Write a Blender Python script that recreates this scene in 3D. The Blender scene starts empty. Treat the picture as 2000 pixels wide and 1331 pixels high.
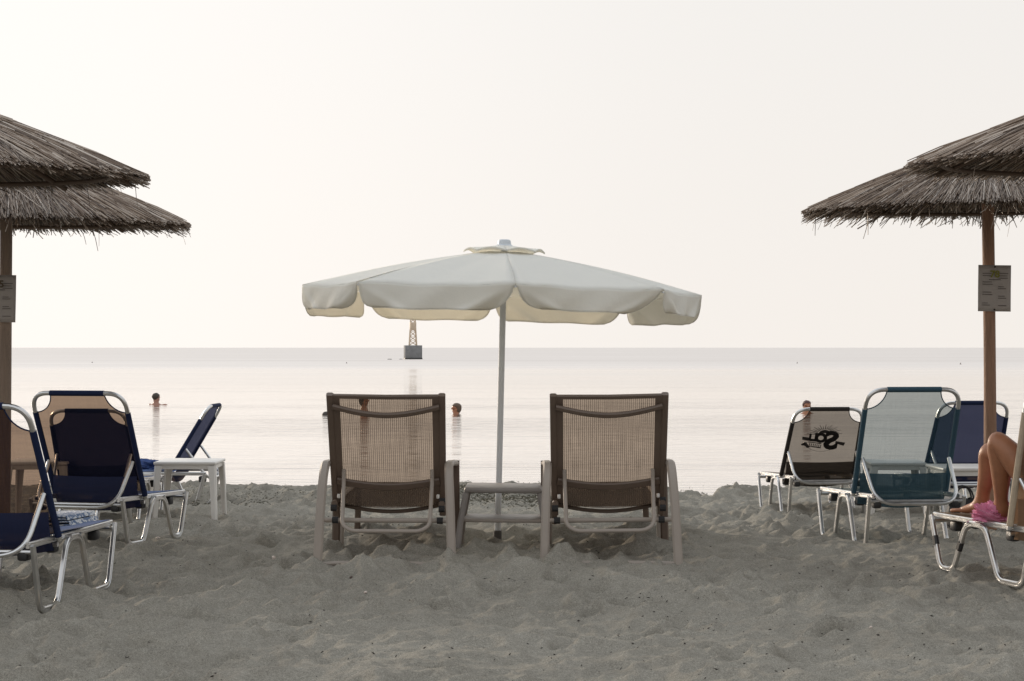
import bpy, bmesh, math, random
import numpy as np
from mathutils import Vector, Matrix

SC = bpy.context.scene
C = SC.collection
R = math.radians
PI = math.pi
H = 1.12                      # camera height above the sand by the chairs

# ------------------------------------------------------------------ camera
cam_d = bpy.data.cameras.new('camera')
cam_d.sensor_width = 36.0
cam_d.lens = 36.0 * 3500 / 2000
cam_d.shift_y = 14.0 / 2000
cam_d.clip_start = 0.1
cam_d.clip_end = 60000
cam = bpy.data.objects.new('camera', cam_d)
C.objects.link(cam)
cam.location = (0, 0, H)
cam.rotation_euler = (PI / 2, 0, 0)
SC.camera = cam

# ------------------------------------------------------------------ world: hazy sunset sky
SUN_EL, SUN_AZ = R(10), R(-36)
world = bpy.data.worlds.new('World')
SC.world = world
world.use_nodes = True
wn = world.node_tree
wn.nodes.clear()
def WN(t, **k):
    n = wn.nodes.new(t)
    for a, b in k.items():
        setattr(n, a, b)
    return n
def WL(a, b):
    wn.links.new(a, b)
sky = WN('ShaderNodeTexSky', sky_type='NISHITA', sun_disc=False, sun_elevation=SUN_EL, sun_rotation=SUN_AZ,
         air_density=1.0, dust_density=3.0, ozone_density=1.0)
hs = WN('ShaderNodeHueSaturation')
hs.inputs['Saturation'].default_value = 0.22
hs.inputs['Value'].default_value = 0.0035
WL(sky.outputs[0], hs.inputs['Color'])
bg1 = WN('ShaderNodeBackground')
bg1.inputs[1].default_value = 0.1
WL(hs.outputs[0], bg1.inputs[0])
tc = WN('ShaderNodeTexCoord')
sx = WN('ShaderNodeSeparateXYZ')
WL(tc.outputs['Generated'], sx.inputs[0])
ramp = WN('ShaderNodeValToRGB')
cr = ramp.color_ramp
cr.elements[0].position = 0.0
cr.elements[0].color = (0.955, 0.902, 0.848, 1)
cr.elements[1].position = 1.0
cr.elements[1].color = (0.98, 1.03, 1.09, 1)
e = cr.elements.new(0.22)
e.color = (0.93, 0.905, 0.875, 1)
e = cr.elements.new(0.5)
e.color = (0.95, 0.975, 1.0, 1)
WL(sx.outputs['Z'], ramp.inputs[0])
dot = WN('ShaderNodeVectorMath', operation='DOT_PRODUCT')
WL(tc.outputs['Generated'], dot.inputs[0])
dot.inputs[1].default_value = (math.sin(SUN_AZ), math.cos(SUN_AZ), 0.12)
mr = WN('ShaderNodeMapRange')
mr.inputs['From Min'].default_value = -1
mr.inputs['From Max'].default_value = 1
mr.inputs['To Min'].default_value = 0.76
mr.inputs['To Max'].default_value = 1.0
WL(dot.outputs['Value'], mr.inputs['Value'])
bg2 = WN('ShaderNodeBackground')
WL(ramp.outputs[0], bg2.inputs[0])
mr2 = WN('ShaderNodeMapRange', interpolation_type='SMOOTHERSTEP')
mr2.inputs['From Min'].default_value = 0.70
mr2.inputs['From Max'].default_value = 1.0
mr2.inputs['To Min'].default_value = 0.0
mr2.inputs['To Max'].default_value = 0.10
WL(dot.outputs['Value'], mr2.inputs['Value'])
sm_ = WN('ShaderNodeMath', operation='ADD')
WL(mr.outputs[0], sm_.inputs[0])
WL(mr2.outputs[0], sm_.inputs[1])
WL(sm_.outputs[0], bg2.inputs[1])
addn = WN('ShaderNodeAddShader')
WL(bg1.outputs[0], addn.inputs[0])
WL(bg2.outputs[0], addn.inputs[1])
wo = WN('ShaderNodeOutputWorld')
WL(addn.outputs[0], wo.inputs[0])

# ------------------------------------------------------------------ sun behind the haze
sd = bpy.data.lights.new('sun', 'SUN')
sd.energy = 2.6
sd.angle = R(10)
sd.color = (1.0, 0.84, 0.66)
sun = bpy.data.objects.new('sun', sd)
C.objects.link(sun)
sdir = Vector((math.sin(SUN_AZ) * math.cos(SUN_EL), math.cos(SUN_AZ) * math.cos(SUN_EL), math.sin(SUN_EL)))
sun.rotation_euler = sdir.to_track_quat('Z', 'Y').to_euler()
sun.location = sdir * 50

SC.view_settings.view_transform = 'Standard'
SC.view_settings.look = 'None'
SC.view_settings.exposure = 0.0
SC.view_settings.gamma = 1.0
SC.view_settings.use_curve_mapping = False
SC.render.engine = 'CYCLES'
SC.cycles.use_denoising = True
SC.cycles.transparent_max_bounces = 32
SC.cycles.max_bounces = 10

# ------------------------------------------------------------------ materials
def new_mat(name):
    m = bpy.data.materials.new(name)
    m.use_nodes = True
    nt = m.node_tree
    p = nt.nodes['Principled BSDF']
    return m, nt, p
def mat(name, col, rough=0.6, metal=0.0, var=0.15, scale=40.0, bump=0.0, bscale=None, stretch=None, spec=None):
    """principled material whose colour and roughness wander a little with noise"""
    m, nt, p = new_mat(name)
    tcn = nt.nodes.new('ShaderNodeTexCoord')
    mp = nt.nodes.new('ShaderNodeMapping')
    nt.links.new(tcn.outputs['Object'], mp.inputs[0])
    if stretch:
        mp.inputs['Scale'].default_value = stretch
    nz = nt.nodes.new('ShaderNodeTexNoise')
    nz.inputs['Scale'].default_value = scale
    nz.inputs['Detail'].default_value = 6
    nt.links.new(mp.outputs[0], nz.inputs['Vector'])
    mx = nt.nodes.new('ShaderNodeMix')
    mx.data_type = 'RGBA'
    mx.inputs[6].default_value = tuple(c * (1 - var) for c in col) + (1,)
    mx.inputs[7].default_value = tuple(min(1, c * (1 + var)) for c in col) + (1,)
    nt.links.new(nz.outputs['Fac'], mx.inputs[0])
    nt.links.new(mx.outputs[2], p.inputs['Base Color'])
    p.inputs['Metallic'].default_value = metal
    rr = nt.nodes.new('ShaderNodeMapRange')
    rr.inputs['To Min'].default_value = max(0.02, rough - 0.1)
    rr.inputs['To Max'].default_value = min(1, rough + 0.1)
    nt.links.new(nz.outputs['Fac'], rr.inputs['Value'])
    nt.links.new(rr.outputs[0], p.inputs['Roughness'])
    if spec is not None:
        p.inputs['Specular IOR Level'].default_value = spec
    if bump:
        n2 = nt.nodes.new('ShaderNodeTexNoise')
        n2.inputs['Scale'].default_value = bscale or scale * 3
        n2.inputs['Detail'].default_value = 4
        nt.links.new(mp.outputs[0], n2.inputs['Vector'])
        b = nt.nodes.new('ShaderNodeBump')
        b.inputs['Strength'].default_value = bump
        b.inputs['Distance'].default_value = 0.01
        nt.links.new(n2.outputs['Fac'], b.inputs['Height'])
        nt.links.new(b.outputs[0], p.inputs['Normal'])
    return m

def fabric(name, thread, through, opacity, warp=0.0085, contrast=0.5, transl=0.25):
    """open woven sling: opaque threads of one colour, gaps that let the background through"""
    m, nt, p = new_mat(name)
    N, L = nt.nodes, nt.links
    out = N['Material Output']
    uv = N.new('ShaderNodeUVMap')
    sep = N.new('ShaderNodeSeparateXYZ')
    L.new(uv.outputs[0], sep.inputs[0])
    def stripes(sock, period):
        a = N.new('ShaderNodeMath'); a.operation = 'MULTIPLY'; a.inputs[1].default_value = 2 * PI / period
        L.new(sock, a.inputs[0])
        s = N.new('ShaderNodeMath'); s.operation = 'SINE'
        L.new(a.outputs[0], s.inputs[0])
        return s.outputs[0]
    s1 = stripes(sep.outputs[0], warp)
    s2 = stripes(sep.outputs[1], warp * 0.8)
    # streaks that run along single threads
    mp = N.new('ShaderNodeMapping')
    mp.inputs['Scale'].default_value = (160, 6, 1)
    L.new(uv.outputs[0], mp.inputs[0])
    nz = N.new('ShaderNodeTexNoise'); nz.inputs['Scale'].default_value = 1; nz.inputs['Detail'].default_value = 3
    L.new(mp.outputs[0], nz.inputs['Vector'])
    mp2 = N.new('ShaderNodeMapping')
    mp2.inputs['Scale'].default_value = (6, 170, 1)
    L.new(uv.outputs[0], mp2.inputs[0])
    nz2 = N.new('ShaderNodeTexNoise'); nz2.inputs['Scale'].default_value = 1; nz2.inputs['Detail'].default_value = 3
    L.new(mp2.outputs[0], nz2.inputs['Vector'])
    def madd(a, k, b):
        n = N.new('ShaderNodeMath'); n.operation = 'MULTIPLY_ADD'
        L.new(a, n.inputs[0]); n.inputs[1].default_value = k
        if isinstance(b, float): n.inputs[2].default_value = b
        else: L.new(b, n.inputs[2])
        return n.outputs[0]
    f = madd(s1, 0.16 * contrast, opacity - 0.30 * contrast)
    f = madd(s2, 0.08 * contrast, f)
    f = madd(nz.outputs['Fac'], 0.35 * contrast, f)
    f = madd(nz2.outputs['Fac'], 0.25 * contrast, f)
    cl = N.new('ShaderNodeClamp')
    L.new(f, cl.inputs[0])
    tr = N.new('ShaderNodeBsdfTransparent')
    tr.inputs[0].default_value = through + (1,)
    tl = N.new('ShaderNodeBsdfTranslucent')
    tl.inputs[0].default_value = thread + (1,)
    p.inputs['Base Color'].default_value = thread + (1,)
    p.inputs['Roughness'].default_value = 0.7
    p.inputs['Specular IOR Level'].default_value = 0.25
    m1 = N.new('ShaderNodeMixShader'); m1.inputs[0].default_value = transl
    L.new(p.outputs[0], m1.inputs[1]); L.new(tl.outputs[0], m1.inputs[2])
    m2 = N.new('ShaderNodeMixShader')
    L.new(cl.outputs[0], m2.inputs[0]); L.new(tr.outputs[0], m2.inputs[1]); L.new(m1.outputs[0], m2.inputs[2])
    L.new(m2.outputs[0], out.inputs[0])
    return m

M = {}
M['alu'] = mat('brushed_aluminium', (0.66, 0.66, 0.66), 0.32, 1.0, 0.10, 25, 0.05, 200)
M['black_plastic'] = mat('black_plastic', (0.018, 0.018, 0.02), 0.5, 0, 0.2, 30)
M['brown_metal'] = mat('brown_coated_metal', (0.130, 0.093, 0.071), 0.45, 0, 0.15, 12)
M['taupe_plastic'] = mat('taupe_resin', (0.335, 0.290, 0.252), 0.5, 0, 0.10, 9, 0.06, 90)
M['grey_taupe'] = mat('grey_taupe_resin', (0.29, 0.265, 0.25), 0.5, 0, 0.10, 9, 0.06, 90)
M['white_plastic'] = mat('white_resin', (0.72, 0.70, 0.67), 0.4, 0, 0.06, 7, 0.05, 60)
M['wood'] = mat('weathered_wood', (0.29, 0.165, 0.105), 0.75, 0, 0.6, 7, 0.7, 26, stretch=(6, 6, 0.6))
M['wood_grey'] = mat('greyed_wood', (0.25, 0.185, 0.14), 0.8, 0, 0.5, 7, 0.7, 26, stretch=(6, 6, 0.6))
M['wood_dark'] = mat('dark_wood', (0.12, 0.082, 0.058), 0.8, 0, 0.4, 9, 0.4, 30)
M['matting'] = mat('reed_matting', (0.42, 0.30, 0.21), 0.85, 0, 0.5, 30)
M['pole_white'] = mat('white_painted_steel', (0.74, 0.77, 0.80), 0.4, 0, 0.06, 15)
M['pole_sleeve'] = mat('grey_rubber', (0.10, 0.095, 0.09), 0.7, 0, 0.2, 30)
M['finial'] = mat('pale_blue_plastic', (0.58, 0.62, 0.66), 0.4, 0, 0.05, 15)
M['paper'] = mat('greyed_laminate', (0.36, 0.32, 0.29), 0.5, 0, 0.08, 14)
M['ink'] = mat('black_print', (0.035, 0.03, 0.03), 0.8, 0, 0.1)
M['ink_grey'] = mat('grey_print', (0.10, 0.085, 0.08), 0.8, 0, 0.1)
M['ink_green'] = mat('yellow_green_print', (0.20, 0.19, 0.035), 0.7, 0, 0.1)
M['ink_brown'] = mat('brown_print', (0.105, 0.078, 0.05), 0.7, 0, 0.1)
M['concrete'] = mat('stained_concrete', (0.23, 0.235, 0.24), 0.9, 0, 0.35, 2.2, 0.3, 12)
M['wet_concrete'] = mat('wet_concrete', (0.035, 0.035, 0.035), 0.6, 0, 0.3, 4)
M['beacon_steel'] = mat('rusty_cream_steel', (0.62, 0.50, 0.37), 0.6, 0, 0.3, 6)
M['skin'] = mat('tanned_skin', (0.35, 0.155, 0.082), 0.45, 0, 0.22, 22, 0.12, 160)
M['skin2'] = mat('pale_skin', (0.36, 0.19, 0.14), 0.5, 0, 0.1, 18)
M['hair_dark'] = mat('dark_hair', (0.045, 0.035, 0.026), 0.6, 0, 0.3, 60)
M['hair_brown'] = mat('brown_hair', (0.10, 0.065, 0.04), 0.6, 0, 0.3, 60)
M['hair_red'] = mat('reddish_hair', (0.075, 0.035, 0.03), 0.6, 0, 0.3, 60)
M['swim'] = mat('dark_swimwear', (0.03, 0.03, 0.06), 0.8, 0, 0.1)
M['pink'] = mat('pink_cotton', (0.72, 0.27, 0.42), 0.9, 0, 0.12, 30, 0.3, 260)
M['blue_towel'] = mat('blue_towel', (0.035, 0.07, 0.21), 0.95, 0, 0.25, 30, 0.4, 200)
M['shell'] = mat('pale_shell', (0.55, 0.47, 0.42), 0.6, 0, 0.2, 90)
M['pebble'] = mat('brown_pebble', (0.07, 0.045, 0.035), 0.7, 0, 0.3, 60)
M['litter'] = mat('dry_seaweed_bits', (0.035, 0.03, 0.024), 0.9, 0, 0.4, 30)
M['wrack'] = mat('dry_seaweed', (0.085, 0.080, 0.055), 0.9, 0, 0.5, 8)
M['bag'] = mat('black_bag', (0.015, 0.015, 0.017), 0.7, 0, 0.3, 30)
M['buoy'] = mat('faded_buoy', (0.10, 0.07, 0.06), 0.6, 0, 0.2)
M['rock'] = mat('wet_rock', (0.08, 0.07, 0.065), 0.6, 0, 0.3, 5)

M['sling_brown'] = fabric('brown_sling', (0.075, 0.058, 0.050), (0.54, 0.455, 0.375), 0.50, 0.0105, 1.3)
M['sling_brown_seat'] = fabric('brown_seat_sling', (0.075, 0.058, 0.050), (0.60, 0.52, 0.45), 0.72, 0.0105, 0.8)
M['sling_navy'] = fabric('navy_sling', (0.012, 0.018, 0.055), (0.39, 0.29, 0.215), 0.26, 0.005, 0.6, 0.12)
M['sling_navy_opaque'] = fabric('deep_navy_sling', (0.018, 0.024, 0.075), (0.10, 0.10, 0.16), 0.85, 0.005, 0.4, 0.1)  # less open weave that lets little through
M['sling_navy_dense'] = fabric('dense_navy_sling', (0.022, 0.030, 0.085), (0.095, 0.105, 0.165), 0.60, 0.005, 0.5, 0.12)
M['sling_teal'] = fabric('teal_sling', (0.036, 0.085, 0.112), (0.50, 0.545, 0.55), 0.30, 0.005, 0.5, 0.2)
M['sling_black'] = fabric('black_sling', (0.020, 0.017, 0.015), (0.33, 0.305, 0.275), 0.25, 0.005, 0.5, 0.1)
M['sling_cream'] = fabric('beige_sling', (0.30, 0.20, 0.13), (0.45, 0.30, 0.20), 0.75, 0.005, 0.4, 0.35)
M['pocket_navy'] = fabric('navy_pocket', (0.014, 0.020, 0.060), (0.3, 0.2, 0.13), 0.9, 0.005, 0.4, 0.1)
M['pocket_teal'] = fabric('teal_pocket', (0.034, 0.072, 0.098), (0.3, 0.35, 0.37), 0.84, 0.010, 0.5, 0.2)
M['pocket_black'] = fabric('black_pocket', (0.022, 0.018, 0.016), (0.3, 0.26, 0.22), 0.86, 0.005, 0.4, 0.1)
M['cloth_navy'] = mat('navy_edging', (0.014, 0.022, 0.062), 0.8, 0, 0.2, 40, spec=0.15)
M['cloth_blue'] = mat('blue_seat_cloth', (0.05, 0.095, 0.22), 0.85, 0, 0.2, 40, spec=0.08)
M['cloth_teal'] = mat('teal_edging', (0.025, 0.070, 0.105), 0.8, 0, 0.2, 40)
M['cloth_black'] = mat('black_edging', (0.016, 0.012, 0.010), 0.8, 0, 0.2, 40)
M['cloth_cream'] = mat('cream_edging', (0.42, 0.34, 0.25), 0.8, 0, 0.2, 40)

def canopy_mat():
    m, nt, p = new_mat('cream_canopy_cloth')
    N, L = nt.nodes, nt.links
    nz = N.new('ShaderNodeTexNoise'); nz.inputs['Scale'].default_value = 5; nz.inputs['Detail'].default_value = 6
    tcn = N.new('ShaderNodeTexCoord'); L.new(tcn.outputs['Object'], nz.inputs['Vector'])
    mx = N.new('ShaderNodeMix'); mx.data_type = 'RGBA'
    mx.inputs[6].default_value = (0.90, 0.915, 0.905, 1); mx.inputs[7].default_value = (0.94, 0.955, 0.945, 1)
    L.new(nz.outputs['Fac'], mx.inputs[0])
    L.new(mx.outputs[2], p.inputs['Base Color'])
    p.inputs['Roughness'].default_value = 0.75
    p.inputs['Specular IOR Level'].default_value = 0.2
    n2 = N.new('ShaderNodeTexNoise'); n2.inputs['Scale'].default_value = 14; n2.inputs['Detail'].default_value = 5
    L.new(tcn.outputs['Object'], n2.inputs['Vector'])
    b = N.new('ShaderNodeBump'); b.inputs['Strength'].default_value = 0.25; b.inputs['Distance'].default_value = 0.02
    L.new(n2.outputs['Fac'], b.inputs['Height']); L.new(b.outputs[0], p.inputs['Normal'])
    tl = N.new('ShaderNodeBsdfTranslucent'); tl.inputs[0].default_value = (0.96, 0.91, 0.80, 1)
    ms = N.new('ShaderNodeMixShader'); ms.inputs[0].default_value = 0.45
    L.new(p.outputs[0], ms.inputs[1]); L.new(tl.outputs[0], ms.inputs[2])
    L.new(ms.outputs[0], N['Material Output'].inputs[0])
    return m
M['canopy'] = canopy_mat()

def reed_mat():
    m, nt, p = new_mat('weathered_reed')
    N, L = nt.nodes, nt.links
    g = N.new('ShaderNodeNewGeometry')
    rp = N.new('ShaderNodeValToRGB')
    c = rp.color_ramp
    c.elements[0].color = (0.070, 0.046, 0.032, 1)
    c.elements[1].color = (0.60, 0.53, 0.465, 1)
    k = c.elements.new(0.45); k.color = (0.185, 0.126, 0.086, 1)
    k = c.elements.new(0.8); k.color = (0.345, 0.272, 0.210, 1)
    L.new(g.outputs['Random Per Island'], rp.inputs[0])
    L.new(rp.outputs[0], p.inputs['Base Color'])
    p.inputs['Roughness'].default_value = 0.42
    return m
M['reed'] = reed_mat()

def sand_mat():
    m, nt, p = new_mat('grey_beach_sand')
    N, L = nt.nodes, nt.links
    tcn = N.new('ShaderNodeTexCoord')
    def noise(s, d, r=0.6):
        n = N.new('ShaderNodeTexNoise'); n.inputs['Scale'].default_value = s; n.inputs['Detail'].default_value = d
        n.inputs['Roughness'].default_value = r
        L.new(tcn.outputs['Object'], n.inputs['Vector'])
        return n.outputs['Fac']
    big, mid, fine = noise(0.7, 4), noise(9, 8, 0.7), noise(230, 4, 0.85)
    r1 = N.new('ShaderNodeValToRGB')
    r1.color_ramp.elements[0].position = 0.3; r1.color_ramp.elements[0].color = (0.268, 0.255, 0.222, 1)
    r1.color_ramp.elements[1].position = 0.72; r1.color_ramp.elements[1].color = (0.340, 0.326, 0.288, 1)
    L.new(big, r1.inputs[0])
    r2 = N.new('ShaderNodeValToRGB')
    r2.color_ramp.elements[0].position = 0.25; r2.color_ramp.elements[0].color = (0.84, 0.83, 0.82, 1)
    r2.color_ramp.elements[1].position = 0.75; r2.color_ramp.elements[1].color = (1.13, 1.13, 1.13, 1)
    L.new(mid, r2.inputs[0])
    r3 = N.new('ShaderNodeValToRGB')
    r3.color_ramp.elements[0].position = 0.29; r3.color_ramp.elements[0].color = (0.36, 0.35, 0.34, 1)
    r3.color_ramp.elements[1].position = 0.66; r3.color_ramp.elements[1].color = (1.30, 1.29, 1.27, 1)
    L.new(fine, r3.inputs[0])
    def mul(a, b):
        x = N.new('ShaderNodeMix'); x.data_type = 'RGBA'; x.blend_type = 'MULTIPLY'; x.inputs[0].default_value = 1
        L.new(a, x.inputs[6]); L.new(b, x.inputs[7]); return x.outputs[2]
    r4 = N.new('ShaderNodeValToRGB')              # coarse grains and shell grit
    r4.color_ramp.elements[0].position = 0.34; r4.color_ramp.elements[0].color = (0.80, 0.79, 0.78, 1)
    r4.color_ramp.elements[1].position = 0.60; r4.color_ramp.elements[1].color = (1.06, 1.06, 1.06, 1)
    L.new(noise(85, 5, 0.75), r4.inputs[0])
    # damp band along the water
    sp = N.new('ShaderNodeSeparateXYZ'); L.new(tcn.outputs['Object'], sp.inputs[0])
    wob = N.new('ShaderNodeMath'); wob.operation = 'MULTIPLY_ADD'; wob.inputs[1].default_value = 1.6
    L.new(big, wob.inputs[0]); L.new(sp.outputs['Y'], wob.inputs[2])
    wet = N.new('ShaderNodeMapRange'); wet.inputs[1].default_value = 17.6; wet.inputs[2].default_value = 18.3
    wet.inputs[3].default_value = 1.0; wet.inputs[4].default_value = 0.80
    L.new(wob.outputs[0], wet.inputs[0])
    c = mul(mul(mul(mul(r1.outputs[0], r2.outputs[0]), r3.outputs[0]), r4.outputs[0]), wet.outputs[0])
    L.new(c, p.inputs['Base Color'])
    p.inputs['Roughness'].default_value = 0.95
    p.inputs['Specular IOR Level'].default_value = 0.1
    b1 = N.new('ShaderNodeBump'); b1.inputs['Strength'].default_value = 0.30; b1.inputs['Distance'].default_value = 0.014
    L.new(noise(60, 8, 0.8), b1.inputs['Height'])
    b2 = N.new('ShaderNodeBump'); b2.inputs['Strength'].default_value = 0.35; b2.inputs['Distance'].default_value = 0.003
    L.new(fine, b2.inputs['Height']); L.new(b1.outputs[0], b2.inputs['Normal'])
    L.new(b2.outputs[0], p.inputs['Normal'])
    return m
M['sand'] = sand_mat()

def sea_mat():
    m, nt, p = new_mat('calm_sea_water')
    N, L = nt.nodes, nt.links
    out = N['Material Output']
    tcn = N.new('ShaderNodeTexCoord')
    sep = N.new('ShaderNodeSeparateXYZ'); L.new(tcn.outputs['Object'], sep.inputs[0])
    def noise(scale, d, sc=1.0):
        mp = N.new('ShaderNodeMapping'); mp.inputs['Scale'].default_value = scale
        L.new(tcn.outputs['Object'], mp.inputs[0])
        n = N.new('ShaderNodeTexNoise'); n.inputs['Scale'].default_value = sc; n.inputs['Detail'].default_value = d
        L.new(mp.outputs[0], n.inputs['Vector']); return n.outputs['Fac']
    def maprange(a, f0, f1, t0, t1):
        n = N.new('ShaderNodeMapRange'); n.interpolation_type = 'SMOOTHSTEP'
        n.inputs[1].default_value = f0; n.inputs[2].default_value = f1
        n.inputs[3].default_value = t0; n.inputs[4].default_value = t1
        L.new(a, n.inputs[0]); return n.outputs[0]
    def math_(op, a, b):
        n = N.new('ShaderNodeMath'); n.operation = op
        for k, v in enumerate((a, b)):
            if isinstance(v, (int, float)): n.inputs[k].default_value = v
            else: L.new(v, n.inputs[k])
        return n.outputs[0]
    # small swell near the beach
    h = math_('ADD', math_('MULTIPLY', noise((0.35, 1.5, 1), 3), 0.075), math_('MULTIPLY', noise((1.2, 5.5, 1), 3), 0.030))
    near = maprange(sep.outputs['Y'], 20, 90, 1.0, 0.30)
    b = N.new('ShaderNodeBump'); b.inputs['Distance'].default_value = 1.0
    L.new(h, b.inputs['Height']); patch = maprange(noise((0.05, 0.22, 1), 4), 0.42, 0.62, 0.35, 1.25)
    L.new(math_('MULTIPLY', math_('MULTIPLY', near, patch), 1.0), b.inputs['Strength'])
    # wind ruffled water further out, with soft uneven edges
    wob = math_('ADD', sep.outputs['Y'], math_('MULTIPLY', noise((0.012, 0.05, 1), 5), 110.0))
    wind = maprange(wob, 95, 265, 0.0, 1.0)
    streak = noise((0.02, 0.11, 1), 5)
    rough = math_('ADD', 0.08, math_('MULTIPLY', wind, math_('ADD', 0.30, math_('MULTIPLY', streak, 0.26))))
    fr = N.new('ShaderNodeFresnel'); fr.inputs['IOR'].default_value = 1.5
    L.new(b.outputs[0], fr.inputs['Normal'])
    fac = math_('MINIMUM', math_('MULTIPLY', fr.outputs[0], 1.35), 0.97)
    fac = math_('MULTIPLY', fac, math_('SUBTRACT', 1.0, math_('MULTIPLY', wind, math_('ADD', 0.20, math_('MULTIPLY', streak, 0.32)))))
    gl = N.new('ShaderNodeBsdfGlossy'); gl.inputs['Color'].default_value = (1, 0.972, 0.945, 1)
    L.new(rough, gl.inputs['Roughness']); L.new(b.outputs[0], gl.inputs['Normal'])
    df = N.new('ShaderNodeBsdfDiffuse'); df.inputs[0].default_value = (0.32, 0.275, 0.255, 1)
    mx = N.new('ShaderNodeMixShader')
    L.new(fac, mx.inputs[0]); L.new(df.outputs[0], mx.inputs[1]); L.new(gl.outputs[0], mx.inputs[2])
    L.new(mx.outputs[0], out.inputs[0])
    return m
M['sea'] = sea_mat()

# ------------------------------------------------------------------ mesh helpers
def np_mesh(name, verts, faces, nper, material, smooth=False):
    """fast mesh from numpy arrays; all faces have nper corners"""
    me = bpy.data.meshes.new(name)
    nv, nf = len(verts), len(faces)
    me.vertices.add(nv)
    me.vertices.foreach_set('co', np.ascontiguousarray(verts, dtype=np.float32).ravel())
    me.loops.add(nf * nper)
    me.loops.foreach_set('vertex_index', np.ascontiguousarray(faces, dtype=np.int32).ravel())
    me.polygons.add(nf)
    me.polygons.foreach_set('loop_start', np.arange(0, nf * nper, nper, dtype=np.int32))
    me.polygons.foreach_set('loop_total', np.full(nf, nper, dtype=np.int32))
    if smooth:
        me.polygons.foreach_set('use_smooth', np.ones(nf, dtype=bool))
    me.update(calc_edges=True)
    me.validate()
    me.materials.append(material)
    return me

def link(name, me, parent=None, kind=None, label=None, cat=None, group=None, loc=None):
    o = bpy.data.objects.new(name, me)
    C.objects.link(o)
    if parent is not None: o.parent = parent
    if kind: o['kind'] = kind
    if label: o['label'] = label
    if cat: o['category'] = cat
    if group: o['group'] = group
    if loc: o.location = loc
    return o

def thing(name, label, cat, loc=(0, 0, 0), rot=(0, 0, 0), group=None):
    o = link(name, None, None, None, label, cat, group, loc)
    o.rotation_euler = rot
    o.empty_display_size = 0.1
    return o

def fillet(poly, r, n=6):
    """round the inner corners of a polyline"""
    P = [Vector(p) for p in poly]
    out = [P[0]]
    for i in range(1, len(P) - 1):
        a, b, c = P[i - 1], P[i], P[i + 1]
        rr = r[i - 1] if isinstance(r, (list, tuple)) else r
        d1, d2 = (a - b), (c - b)
        l = min(rr, d1.length * 0.48, d2.length * 0.48)
        s, e_ = b + d1.normalized() * l, b + d2.normalized() * l
        for k in range(n + 1):
            t = k / n
            out.append(s * (1 - t) ** 2 + b * 2 * t * (1 - t) + e_ * t * t)
    out.append(P[-1])
    return out

def circle_prof(r, n=10):
    return [(r * math.cos(2 * PI * k / n), r * math.sin(2 * PI * k / n)) for k in range(n)]
def rect_prof(a, b, c=0.2):
    """rounded rectangle a x b (full sizes)"""
    a, b = a / 2, b / 2
    k = min(a, b) * c * 2
    return [(a - k, -b), (a, -b + k), (a, b - k), (a - k, b), (-a + k, b), (-a, b - k), (-a, -b + k), (-a + k, -b)]
def groove_prof(a, b):
    """extruded rail: rounded rectangle with a groove in both wide faces (a = side, b = in plane)"""
    a, b = a / 2, b / 2
    g, k = a * 0.45, b * 0.28
    return [(a * 0.6, -b), (a, -b * 0.7), (a, -k), (a - g, -k * 0.6), (a - g, k * 0.6), (a, k), (a, b * 0.7), (a * 0.6, b),
            (-a * 0.6, b), (-a, b * 0.7), (-a, k), (-a + g, k * 0.6), (-a + g, -k * 0.6), (-a, -k), (-a, -b * 0.7), (-a * 0.6, -b)]

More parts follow.
